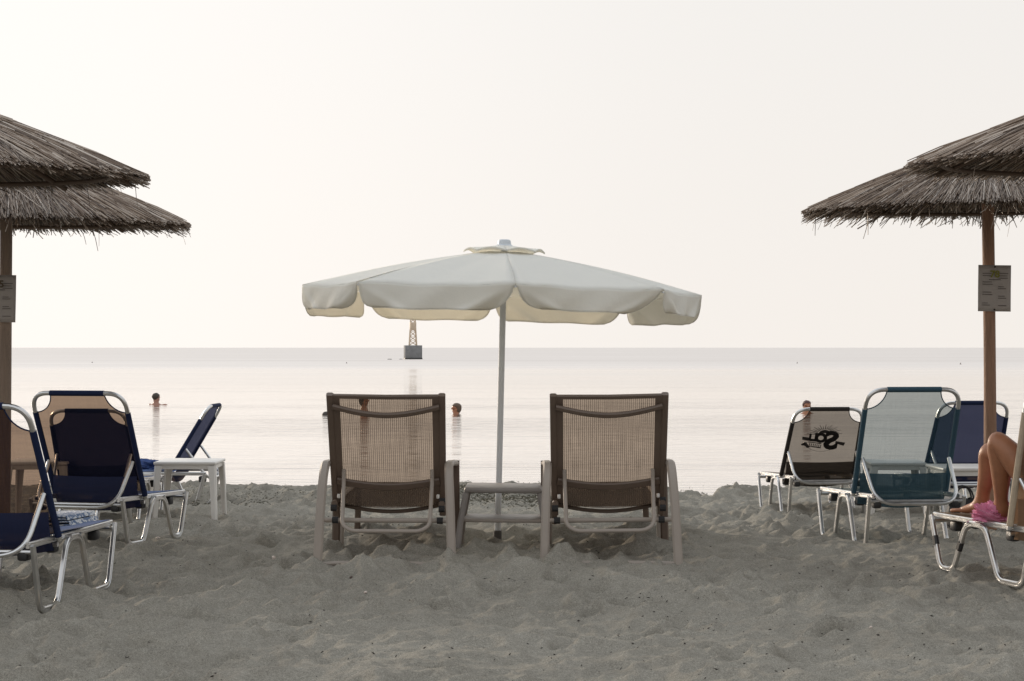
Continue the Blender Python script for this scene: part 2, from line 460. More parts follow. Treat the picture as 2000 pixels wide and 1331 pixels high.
class MB:
    def __init__(s):
        s.v, s.f, s.uv = [], [], []
    def add(s, vs, fs, uvs=None):
        o = len(s.v)
        s.v += [tuple(x) for x in vs]
        s.f += [tuple(i + o for i in q) for q in fs]
        s.uv += list(uvs) if uvs else [(0, 0)] * len(vs)
    def sweep(s, path, prof, side=None, closed=False, scale=None):
        P = [Vector(p) for p in path]
        n, m = len(P), len(prof)
        vs = []
        up = None
        for i in range(n):
            if closed: t = P[(i + 1) % n] - P[i - 1]
            else: t = P[min(i + 1, n - 1)] - P[max(i - 1, 0)]
            t.normalize()
            if side is not None:
                a = Vector(side); a = (a - t * a.dot(t)).normalized()
            else:
                if up is None:
                    up = Vector((0, 0, 1)) if abs(t.z) < 0.9 else Vector((1, 0, 0))
                a = (up - t * up.dot(t)).normalized(); up = a
            b = t.cross(a)
            k = scale[i] if scale else 1
            for (x, y) in prof:
                vs.append(P[i] + a * x * k + b * y * k)
        fs = []
        for i in range(n if closed else n - 1):
            for j in range(m):
                i2 = (i + 1) % n
                fs.append((i * m + j, i * m + (j + 1) % m, i2 * m + (j + 1) % m, i2 * m + j))
        if not closed:
            fs.append(tuple(range(m - 1, -1, -1)))
            fs.append(tuple((n - 1) * m + j for j in range(m)))
        s.add(vs, fs)
    def tube(s, path, r, n=10, closed=False):
        s.sweep(path, circle_prof(r, n), None, closed)
    def box(s, c, d, rot=None, bev=0.0):
        c = Vector(c); x, y, z = d[0] / 2, d[1] / 2, d[2] / 2
        if bev <= 0:
            vs = [Vector((i * x, j * y, k * z)) for k in (-1, 1) for j in (-1, 1) for i in (-1, 1)]
            fs = [(0, 2, 3, 1), (4, 5, 7, 6), (0, 1, 5, 4), (2, 6, 7, 3), (0, 4, 6, 2), (1, 3, 7, 5)]
        else:
            bm = bmesh.new()
            bmesh.ops.create_cube(bm, size=1)
            for v in bm.verts: v.co = Vector((v.co.x * d[0], v.co.y * d[1], v.co.z * d[2]))
            bmesh.ops.bevel(bm, geom=list(bm.edges), offset=bev, segments=2, affect='EDGES', profile=0.5)
            bm.verts.index_update()
            vs = [v.co.copy() for v in bm.verts]; fs = [[v.index for v in f.verts] for f in bm.faces]
            bm.free()
        if rot is not None: vs = [rot @ v for v in vs]
        s.add([v + c for v in vs], fs)
    def lathe(s, prof, n=16, c=(0, 0, 0)):
        vs = []
        for (r, z) in prof:
            for k in range(n):
                a = 2 * PI * k / n
                vs.append((c[0] + r * math.cos(a), c[1] + r * math.sin(a), c[2] + z))
        fs = []
        for i in range(len(prof) - 1):
            for k in range(n):
                fs.append((i * n + k, i * n + (k + 1) % n, (i + 1) * n + (k + 1) % n, (i + 1) * n + k))
        fs.append(tuple(range(n - 1, -1, -1)))
        fs.append(tuple((len(prof) - 1) * n + k for k in range(n)))
        s.add(vs, fs)
    def grid(s, rows, uvs=None):
        """rows: list of equal length point lists"""
        m = len(rows[0])
        vs = [p for r in rows for p in r]
        fs = [(i * m + j, i * m + j + 1, (i + 1) * m + j + 1, (i + 1) * m + j) for i in range(len(rows) - 1) for j in range(m - 1)]
        s.add(vs, fs, [u for r in uvs for u in r] if uvs else None)
    def build(s, name, material, parent=None, smooth=True, angle=35, **kw):
        me = bpy.data.meshes.new(name)
        me.from_pydata(s.v, [], s.f)
        uvl = me.uv_layers.new(name='UVMap')
        if s.v:
            idx = np.empty(len(me.loops), dtype=np.int32)
            me.loops.foreach_get('vertex_index', idx)
            uvl.data.foreach_set('uv', np.array(s.uv, dtype=np.float32)[idx].ravel())
        me.materials.append(material)
        me.validate()
        if smooth:
            me.polygons.foreach_set('use_smooth', np.ones(len(me.polygons), dtype=bool))
            me.set_sharp_from_angle(angle=R(angle))
        me.update()
        return link(name, me, parent, **kw)

# ------------------------------------------------------------------ numpy noise
def vnoise(x, y, seed=0):
    xi, yi = np.floor(x).astype(np.int64), np.floor(y).astype(np.int64)
    xf, yf = x - xi, y - yi
    u, v = xf * xf * xf * (xf * (xf * 6 - 15) + 10), yf * yf * yf * (yf * (yf * 6 - 15) + 10)
    def h(a, b):
        n = (a * 374761393 + b * 668265263 + seed * 974634777) & 0x7fffffff
        n = ((n ^ (n >> 13)) * 1274126177) & 0x7fffffff
        return ((n ^ (n >> 16)) & 0xffff) / 32767.5 - 1
    return (h(xi, yi) * (1 - u) + h(xi + 1, yi) * u) * (1 - v) + (h(xi, yi + 1) * (1 - u) + h(xi + 1, yi + 1) * u) * v
def fbm(x, y, o=4, seed=0):
    r, a = 0, 1.0
    for k in range(o):
        r = r + a * vnoise(x, y, seed + k); a *= 0.5; x = x * 2.03 + 11.3; y = y * 2.01 - 7.7
    return r

# ------------------------------------------------------------------ the sand
SEA_Z = -0.28
def profile(y):
    """beach section: flat by the chairs, falling to the water"""
    y = np.asarray(y, dtype=float)
    s = np.where(y < 10.5, 0, -(y - 10.5) * 0.0373)
    s = s - np.where(y > 18.2, (y - 18.2) * 0.03, 0)
    return np.maximum(s, -4.0)
random.seed(4)
rng = np.random.default_rng(7)
def axis(a, b, step, lo, hi, grow=1.18):
    core = list(np.arange(a, b + step / 2, step))
    d, p, left = step, a, []
    while p > lo:
        d *= grow; p -= d; left.append(p)
    d, p, right = step, core[-1], []
    while p < hi:
        d *= grow; p += d; right.append(p)
    return np.array(left[::-1] + core + right)
gx = axis(-6.0, 6.0, 0.017, -150, 150)
gy = np.concatenate([axis(4.6, 10.0, 0.016, -60, 10.0)[:], ])
gy = gy[gy <= 10.0]
gy = np.concatenate([gy, np.arange(10.02, 19.0, 0.030), np.array([19.5, 20.5, 22, 25, 30, 40, 60, 90, 150.0])])
GX, GY = np.meshgrid(gx, gy)
lump = np.clip((19.0 - GY) / 1.5, 0.0, 1)
Z = 0.035 * fbm(GX * 0.55, GY * 0.55, 3, 3) + 0.016 * fbm(GX * 2.6, GY * 2.4, 3, 21)
def dent(cx, cy, ax, ay, ang, depth, rim):
    """a foot-made hollow with a pushed-up rim"""
    rad = max(ax, ay) * 1.9
    i0, i1 = np.searchsorted(gx, (cx - rad, cx + rad)); j0, j1 = np.searchsorted(gy, (cy - rad, cy + rad))
    if i1 - i0 < 3 or j1 - j0 < 3: return
    X, Y = GX[j0:j1, i0:i1] - cx, GY[j0:j1, i0:i1] - cy
    c, s_ = math.cos(ang), math.sin(ang)
    u, v = (X * c + Y * s_) / ax, (-X * s_ + Y * c) / ay
    r = np.sqrt(u * u + v * v) * (1 + 0.22 * vnoise(X * 9 + cx * 31, Y * 9 + cy * 17, 5))
    sub = Z[j0:j1, i0:i1]
    w = np.clip(1.15 - r, 0, 1); w = w * w * (3 - 2 * w)
    mean = float((sub * w).sum() / max(1e-6, w.sum()))
    bowl = mean - depth * (1 - np.clip(r, 0, 1) ** 2)
    new = sub * (1 - w) + bowl * w + rim * np.exp(-((r - 1.08) / 0.15) ** 2) * (1 + 0.5 * v * 0.5)
    Z[j0:j1, i0:i1] = new
for k in range(1500):                       # fresh footprints
    cx, cy = rng.uniform(-6, 6), rng.uniform(4.5, 17.5)
    s_ = rng.uniform(0.6, 1.2)
    dent(cx, cy, 0.060 * s_, 0.115 * s_, rng.normal(0, 1.0), rng.uniform(0.020, 0.055) * s_, rng.uniform(0.006, 0.016))
def scoops(x, y, cell, seed):
    """trodden sand: overlapping bowls that meet in crisp ridges"""
    x, y = x / cell, y / cell
    xi, yi = np.floor(x), np.floor(y)
    best = np.full(x.shape, 9.0)
    def hh(a, b, k):
        n = (a.astype(np.int64) * 374761393 + b.astype(np.int64) * 668265263 + (seed * 31 + k) * 974634777) & 0x7fffffff
        n = ((n ^ (n >> 13)) * 1274126177) & 0x7fffffff
        return ((n ^ (n >> 16)) & 0xffff) / 65535.0
    for dx in (-1, 0, 1):
        for dy in (-1, 0, 1):
            cx, cy = xi + dx, yi + dy
            px, py = cx + hh(cx, cy, 1), cy + hh(cx, cy, 2)
            lift = hh(cx, cy, 3) * 0.25
            best = np.minimum(best, (x - px) ** 2 + (y - py) ** 2 + lift)
    return best
wx = GX + 0.07 * vnoise(GX * 3.1, GY * 3.1, 91) + 0.02 * vnoise(GX * 11, GY * 11, 92)
wy = GY + 0.07 * vnoise(GX * 3.1, GY * 3.1, 93) + 0.02 * vnoise(GX * 11, GY * 11, 94)
amt = 0.65 + 0.45 * fbm(GX * 0.6, GY * 0.6, 2, 95)
Z += np.clip(amt, 0.35, 1.15) * (0.110 * (scoops(wx, wy * 0.80, 0.235, 1) - 0.45) + 0.070 * (scoops(wx - 3, wy * 0.78, 0.150, 3) - 0.45) + 0.036 * (scoops(wx + 5, wy * 0.9, 0.085, 2) - 0.45))
# hollow scraped around the umbrella pole and a ridge in front of the brown chairs
for (cx, cy, a, b, d) in ((-0.05, 10.35, 0.55, 0.30, 0.035), (0.55, 9.75, 0.45, 0.3, 0.02), (-0.75, 9.8, 0.45, 0.3, 0.02),
                          (2.5, 9.6, 0.7, 0.3, 0.04), (-2.4, 8.6, 0.7, 0.3, 0.03), (2.2, 10.9, 0.6, 0.3, 0.03)):
    Z -= d * np.exp(-(((GX - cx) / a) ** 2 + ((GY - cy) / b) ** 2))
for (cx, cy, a, b, d) in ((-0.45, 9.10, 0.30, 0.13, 0.012), (0.45, 9.12, 0.25, 0.12, 0.012), (0.0, 9.35, 0.5, 0.16, 0.008)):
    Z += d * np.exp(-(((GX - cx) / a) ** 2 + ((GY - cy) / b) ** 2))
ridged = (1 - np.abs(vnoise(GX * 4.6 + 2.5 * vnoise(GX * 2, GY * 2, 44), GY * 5.2 + 1.5 * vnoise(GX * 3, GY * 3, 45), 41)))
Z += 0.010 * (ridged ** 5 - 0.25) + 0.006 * fbm(GX * 22, GY * 20, 3, 51)
r2 = 1 - np.abs(vnoise(GX * 13 + 2 * vnoise(GX * 5, GY * 5, 61), GY * 11, 62))
Z += 0.004 * (r2 ** 4 - 0.3)
core_ = (np.abs(GX) < 5) & (GY > 5) & (GY < 16)
Z -= float(Z[core_].mean()) + 0.010
# the wet lip where the beach drops to the water stays lumpy with dry weed
Z += 0.02 * np.exp(-((GY - 17.2) / 0.5) ** 2) * (0.6 + 0.7 * fbm(GX * 2.2, GY * 2, 3, 77))
Z = Z * lump + profile(GY)
ny_, nx_ = Z.shape
idx = np.arange(ny_ * nx_).reshape(ny_, nx_)
quads = np.stack([idx[:-1, :-1], idx[:-1, 1:], idx[1:, 1:], idx[1:, :-1]], -1).reshape(-1, 4)
sand_me = np_mesh('sand', np.stack([GX, GY, Z], -1).reshape(-1, 3), quads, 4, M['sand'], True)
link('sand', sand_me, kind='structure', label='grey beach sand trodden into hollows and ridges')
def ground(x, y):
    i = min(max(np.searchsorted(gx, x), 1), nx_ - 1); j = min(max(np.searchsorted(gy, y), 1), ny_ - 1)
    return float(Z[j, i])
def gsmooth(x, y, r=0.08):
    return float(np.mean([ground(x + dx * r, y + dy * r) for dx in (-1, 0, 1) for dy in (-1, 0, 1)]))

# ------------------------------------------------------------------ the sea
ys = np.concatenate([np.arange(15, 60, 1.5), np.geomspace(60, 45000, 40)])
xs = np.concatenate([-np.geomspace(60000, 40, 24), np.linspace(-30, 30, 21), np.geomspace(40, 60000, 24)])
SX, SY = np.meshgrid(xs, ys)
idx = np.arange(SX.size).reshape(SX.shape)
q = np.stack([idx[:-1, :-1], idx[:-1, 1:], idx[1:, 1:], idx[1:, :-1]], -1).reshape(-1, 4)
sea_me = np_mesh('sea', np.stack([SX, SY, np.full_like(SX, SEA_Z)], -1).reshape(-1, 3), q, 4, M['sea'], True)
link('sea', sea_me, kind='structure', label='calm pale sea reflecting the evening sky')

# ------------------------------------------------------------------ beacon on a concrete block
def beacon():
    D = 1.40 * 3500 / 22.5
    X = -193.5 / 3500 * D
    s = D / 3500.0                        # metres per photo pixel
    t = thing('beacon', 'small lattice beacon tower on a grey concrete block out at sea', 'beacon', (X, D, SEA_Z), (0, 0, R(9)))
    b = MB(); w = 33 * s
    b.box((0, 0, 0.13 + 12.5 * s), (w, w, 25 * s), bev=0.04)
    b.build('concrete_block', M['concrete'], t)
    b = MB(); b.box((0, 0, -0.35), (w * 1.03, w * 1.03, 1.05), bev=0.03)
    b.build('block_footing', M['wet_concrete'], t)
    z0 = 0.13 + 25 * s
    zt = z0 + 80 * s
    def half(z): return (7.0 * s) * (1 - (z - z0) / (zt - z0)) + 2.6 * s * ((z - z0) / (zt - z0))
    for sxn in (-1, 1):
        for syn in (-1, 1):
            b = MB(); b.tube([(sxn * half(z0), syn * half(z0), z0), (sxn * half(zt), syn * half(zt), zt)], 1.0 * s, 6)
            b.build('leg', M['beacon_steel'], t)
    b = MB(); n = 9
    for k in range(n):
        a, c = z0 + (zt - z0) * k / n, z0 + (zt - z0) * (k + 1) / n
        ha, hc = half(a), half(c)
        for (p, q_) in (((-1, -1), (1, -1)), ((1, -1), (1, 1)), ((1, 1), (-1, 1)), ((-1, 1), (-1, -1))):
            b.tube([(p[0] * ha, p[1] * ha, a), (q_[0] * hc, q_[1] * hc, c)], 0.45 * s, 5)
            b.tube([(q_[0] * ha, q_[1] * ha, a), (p[0] * hc, p[1] * hc, c)], 0.45 * s, 5)
            b.tube([(p[0] * hc, p[1] * hc, c), (q_[0] * hc, q_[1] * hc, c)], 0.45 * s, 5)
    b.build('lattice', M['beacon_steel'], t)
    b = MB(); zp = z0 + 29 * s
    b.box((0, 0, zp + 8 * s), (2.25 * half(zp), 2.25 * half(zp), 16 * s), bev=0.02)
    b.build('daymark_panel', M['beacon_steel'], t)
    b = MB(); b.box((0, 0, zt + 0.06), (0.9, 0.9, 0.1)); b.build('platform', M['beacon_steel'], t)
    b = MB(); b.lathe([(0.16, 0), (0.17, 0.25), (0.10, 0.38), (0.02, 0.45)], 12, (0, 0, zt + 0.11)); b.build('lantern', M['concrete'], t)
beacon()
def buoy(px, py, r, lab):
    D = 1.40 * 3500 / (py - 679.5)
    b = MB()
    b.lathe([(0.05 * r, -0.5 * r), (0.8 * r, -0.3 * r), (r, 0.1 * r), (0.75 * r, 0.6 * r), (0.3 * r, 0.85 * r), (0.22 * r, 1.7 * r), (0.05 * r, 1.8 * r)], 10)
    b.build('marker_buoy', M['buoy'], None, label=lab, cat='buoy', group='marker buoys on the sea', loc=((px - 1000) / 3500 * D, D, SEA_Z))
buoy(180, 709, 0.07, 'tiny dark marker buoy on the sea nearest the left thatched umbrella pole')
buoy(677, 710, 0.07, 'tiny dark marker buoy between the left brown lounger and the beacon')
buoy(1557, 710, 0.07, 'tiny dark marker buoy above the lounger with the printed emblem')
buoy(1876, 712, 0.08, 'tiny dark marker buoy just left of the right thatched umbrella pole')
def rock(px, py, r, lab):
    D = 1.40 * 3500 / (py - 679.5)
    bm = bmesh.new(); bmesh.ops.create_icosphere(bm, subdivisions=2, radius=r)
    for v in bm.verts: v.co = Vector((v.co.x * 1.8, v.co.y, v.co.z * 0.5)) * (1 + random.uniform(-.15, .15))
    me = bpy.data.meshes.new('rock'); bm.to_mesh(me); bm.free(); me.materials.append(M['rock'])
    link('rock', me, None, None, lab, 'rock', 'low rocks beside the beacon', ((px - 1000) / 3500 * D, D, SEA_Z))
rock(761, 702.5, 0.16, 'low wet rock in the sea a little way left of the beacon block')
rock(783, 702.3, 0.12, 'low wet rock in the sea right beside the beacon block')

# ------------------------------------------------------------------ thatched umbrellas
def reed_arrays(p0, p1, rad, sag, prng):
    """N three-sided reeds from p0 to p1 with a slight bend"""
    n = len(p0)
    d = p1 - p0
    ln = np.linalg.norm(d, axis=1, keepdims=True)
    t = d / ln
    up = np.tile(np.array([[0, 0, 1.0]]), (n, 1))
    a = np.cross(t, up); a /= np.maximum(1e-6, np.linalg.norm(a, axis=1, keepdims=True))
    b = np.cross(a, t)
    mid = (p0 + p1) / 2 + b * sag[:, None] + a * prng.normal(0, 0.004, (n, 1))
    rings = []
    for (c, k) in ((p0, 1.0), (mid, 1.0), (p1, 0.75)):
        for j in range(3):
            an = 2 * PI * j / 3 + PI / 2
            rings.append(c + (a * math.cos(an) + b * math.sin(an)) * (rad * k)[:, None])
    V = np.stack(rings, 1)                   # n, 9, 3
    base = (np.arange(n) * 9)[:, None]
    F = []
    for s_ in (0, 3):
        for j in range(3):
            F.append(np.concatenate([base + s_ + j, base + s_ + (j + 1) % 3, base + s_ + 3 + (j + 1) % 3, base + s_ + 3 + j], 1))
    F.append(np.concatenate([base + 6, base + 7, base + 8, base + 8], 1)[:, :4])
    quads_ = np.stack(F[:6], 1).reshape(-1, 4)
    return V.reshape(-1, 3), quads_

def thatch_umbrella(x, y, eave, r, rise, pole_r, tilt, label, seed, hang=1.0, wisps=26, lean=0.0):
    g = gsmooth(x, y)
    t = thing('thatched_umbrella', label, 'thatched umbrella', (x, y, g), (0, R(lean), 0), 'thatched umbrellas')
    ez = eave - g
    pr = np.random.default_rng(seed)
    tm = Matrix.Rotation(R(tilt), 3, 'X')
    # pole: slightly crooked trunk
    b = MB()
    pts, sc = [], []
    for k in range(15):
        f = k / 14
        pts.append((0.010 * math.sin(3.1 * f + seed), 0.008 * math.cos(2.3 * f + seed), -0.35 + f * (ez + rise * 0.93 + 0.35)))
        sc.append(1.06 - 0.16 * f + 0.03 * math.sin(9 * f + seed))
    b.sweep(pts, circle_prof(pole_r, 14), None, False, sc)
    b.build('pole', M['wood'] if x > 0 else M['wood_grey'], t)
    def cone(rad, off=0.0):
        f = rad / r
        return ez + rise * (1 - f) + 0.05 * rise * math.sin(PI * min(1, f)) + off
    def tilted(P):
        Q = np.array(P, dtype=float)
        Q[:, 2] -= ez
        Q = Q @ np.array(tm).T
        Q[:, 2] += ez
        return Q
    cz = np.vectorize(cone)
    Vs, Fs, off = [], [], 0
    def layer(n, r0a, r0b, length, dz, ra, rb, slope_add=0.0, spread=0.0):
        nonlocal off
        a = pr.uniform(0, 2 * PI, n)
        a0 = a + pr.normal(0, 0.02, n); a1 = a + pr.normal(0, 0.025 + spread, n)
        ri = pr.uniform(r0a, r0b, n); ro = np.minimum(ri + length * pr.uniform(0.7, 1.2, n), r * pr.uniform(0.965, 1.025, n))
        lift = dz + pr.uniform(-0.008, 0.010, n)
        z0 = cz(np.minimum(ri, r)) + lift; z1 = cz(np.minimum(ro, r * 1.03)) + lift - slope_add * pr.uniform(0.3, 1, n)
        p0 = np.stack([ri * np.cos(a0), ri * np.sin(a0), z0], 1)
        p1 = np.stack([ro * np.cos(a1), ro * np.sin(a1), z1], 1)
        V, F = reed_arrays(tilted(p0), tilted(p1), pr.uniform(ra, rb, n), pr.uniform(-0.002, 0.008, n), pr)
        Vs.append(V); Fs.append(F + off); off += len(V)
    layer(420, 0.02, 0.10, 0.45, 0.020, 0.0035, 0.0055)
    layer(1400, 0.22, 0.40, 0.50, 0.012, 0.0025, 0.0050)
    layer(2500, 0.50, 0.75, 0.55, 0.006, 0.0025, 0.0050)
    layer(3300, 0.68, 0.92, 0.60, 0.000, 0.0022, 0.0046)
    layer(260, 0.30, 0.85, 0.50, 0.016, 0.002, 0.004, 0.0, 0.10)
    # under layer that hangs a little further down, visible from below
    layer(700, 0.10, 0.55, 0.60, -0.028, 0.003, 0.005)
    layer(1500, 0.50, 0.74, 0.50, -0.020, 0.003, 0.005, 0.010 * hang, 0.02)
    layer(int(420 * hang), 0.85, 1.00, 0.40, -0.020, 0.0025, 0.0045, 0.065 * hang, 0.06)
    # stray stalks and leaf wisps drooping off the edge
    n = wisps
    a = pr.uniform(0, 2 * PI, n); ro = r * pr.uniform(0.93, 1.0, n)
    p0 = np.stack([ro * np.cos(a), ro * np.sin(a), cz(ro) - 0.02], 1)
    ln = pr.uniform(0.05, 0.17, n); out_ = pr.uniform(0.0, 0.06, n); sw = pr.normal(0, 0.025, n)
    p1 = p0 + np.stack([out_ * np.cos(a) - sw * np.sin(a), out_ * np.sin(a) + sw * np.cos(a), -ln], 1)
    V, F = reed_arrays(tilted(p0), tilted(p1), pr.uniform(0.0012, 0.003, n), pr.uniform(-0.01, 0.01, n), pr)
    Vs.append(V); Fs.append(F + off)
    link('thatch', np_mesh('thatch', np.concatenate(Vs), np.concatenate(Fs), 4, M['reed']), t, 'stuff')
    # matting that closes the cone between the reed layers
    b = MB(); rows = []
    for rad in np.linspace(0.03, r * 0.955, 9):
        ring = [(rad * math.cos(2 * PI * k / 48), rad * math.sin(2 * PI * k / 48), cone(rad, -0.014)) for k in range(49)]
        rows.append([tuple(p) for p in tilted(ring)])
    b.grid(rows)
    b.build('matting', M['matting'], t)
    b = MB(); rr = r * 0.86
    ring = [(rr * math.cos(2 * PI * k / 48), rr * math.sin(2 * PI * k / 48), cone(rr, -0.060)) for k in range(48)]
    b.tube([tuple(p) for p in tilted(ring)], 0.012, 8, True)
    b.build('rim_hoop', M['wood_dark'], t)
    for k in range(8):
        an = 2 * PI * (k + 0.3) / 8
        seg = [(q_ * math.cos(an), q_ * math.sin(an), cone(q_, -0.055)) for q_ in (0.03, r * 0.5, r * 0.93)]
        b = MB(); b.tube([tuple(p) for p in tilted(seg)], 0.013, 7)
        b.build('rafter', M['wood_dark'], t)
    b = MB(); cap = [(0.0, 0.0, 0.0)]
    b.lathe([(0.10, -0.05), (0.085, 0.01), (0.05, 0.05), (0.015, 0.07)], 14, (0, 0, ez + rise))
    b.build('top_cap', M['wood_dark'], t)
    return t, g

thatch_umbrella(-3.20, 11.30, 1.90, 1.135, 0.44, 0.042, 2.0, 'thatched umbrella whose pole carries the notice numbered 45, behind the navy loungers', 11, 0.6, 22)
thatch_umbrella(-2.90, 8.56, 1.945, 1.125, 0.40, 0.045, 2.2, 'nearest thatched umbrella at the left edge, thick reed eave above the near navy lounger', 12, 0.35, 10)
thatch_umbrella(3.076, 11.55, 2.01, 1.16, 0.42, 0.041, 2.0, 'thatched umbrella whose pole carries the notice numbered 78', 13, 0.95, 40, -0.3)
thatch_umbrella(3.10, 8.62, 2.005, 1.165, 0.415, 0.045, 2.0, 'nearest thatched umbrella at the upper right corner, above the person on the lounger', 14, 0.35, 8)

def text_bm(body, size, mirror=False, bold=0.0):
    cu = bpy.data.curves.new('txt', 'FONT')
    cu.body = body; cu.size = size; cu.align_x = 'CENTER'; cu.align_y = 'CENTER'; cu.offset = bold; cu.extrude = 0.0004
    cu.resolution_u = 3
    o = bpy.data.objects.new('txt', cu); C.objects.link(o)
    dg = bpy.context.evaluated_depsgraph_get()
    me = bpy.data.meshes.new_from_object(o.evaluated_get(dg))
    bpy.data.objects.remove(o); bpy.data.curves.remove(cu)
    vs = [v.co.copy() for v in me.vertices]; fs = [tuple(p.vertices) for p in me.polygons]
    bpy.data.meshes.remove(me)
    if mirror: vs = [Vector((-v.x, v.y, v.z)) for v in vs]
    return vs, fs

def notice(px, py0, py1, D, num, ink, label):
    s = D / 3500
    x, z = (px - 1000) * s, H - ((py0 + py1) / 2 - 679.5) * s
    t = thing('notice', label, 'notice', (x, D - 0.055, z), (0, R(0.8), 0), 'notices on the umbrella poles')
    w, h = 0.21, 0.297
    b = MB(); rows = []
    for k in range(9):
        v = (k / 8 - 0.5) * h
        rows.append([((u / 8 - 0.5) * w, 0.006 * math.cos((u / 8 - .5) * 2.2) - 0.010 * max(0, -v / h) * abs(u / 8 - .5) * 2, v) for u in range(9)])
    b.grid(rows)
    o = b.build('sheet', M['paper'], t)
    so = o.modifiers.new('thickness', 'SOLIDIFY'); so.thickness = 0.0012
    vs, fs = text_bm(num, 0.062, bold=0.0018)
    b = MB(); b.add([(v.x, -0.004 - v.z, v.y + h * 0.30) for v in vs], fs)
    b.build('number', ink, t, smooth=False)
    b = MB(); b.box((0, -0.0025, h * 0.185), (0.075, 0.001, 0.0035)); b.build('number_rule', M['ink'], t, smooth=False)
    b = MB()
    rr = random.Random(5)
    for col, x0 in ((0, -0.078), (1, 0.022)):
        for zz in ((0.115, 0.10, 0.06, 0.045, -0.005, -0.02, -0.075, -0.088) if col == 0 else (0.115, 0.10, 0.085, 0.03, 0.018, -0.03, -0.043, -0.09)):
            ln = rr.uniform(0.035, 0.066)
            b.box((x0 + ln / 2, -0.0035, zz - 0.02), (ln, 0.001, 0.0035))
    b.build('small_print', M['ink_grey'], t, smooth=False, kind='stuff')
    for zz in (h * 0.46, -h * 0.46):
        b = MB(); b.lathe([(0.006, 0), (0.006, 0.004), (0.002, 0.006)], 10)
        b.v = [(v[0], -0.003 - v[2], v[1] + zz) for v in b.v]
        b.build('nail', M['ink'], t)
notice(3, 538, 630, 11.30, '45', M['ink_brown'], 'small grey notice numbered 45 nailed to the left umbrella pole')
notice(1938, 520, 608, 11.53, '78', M['ink_green'], 'small grey notice numbered 78 nailed to the right umbrella pole')

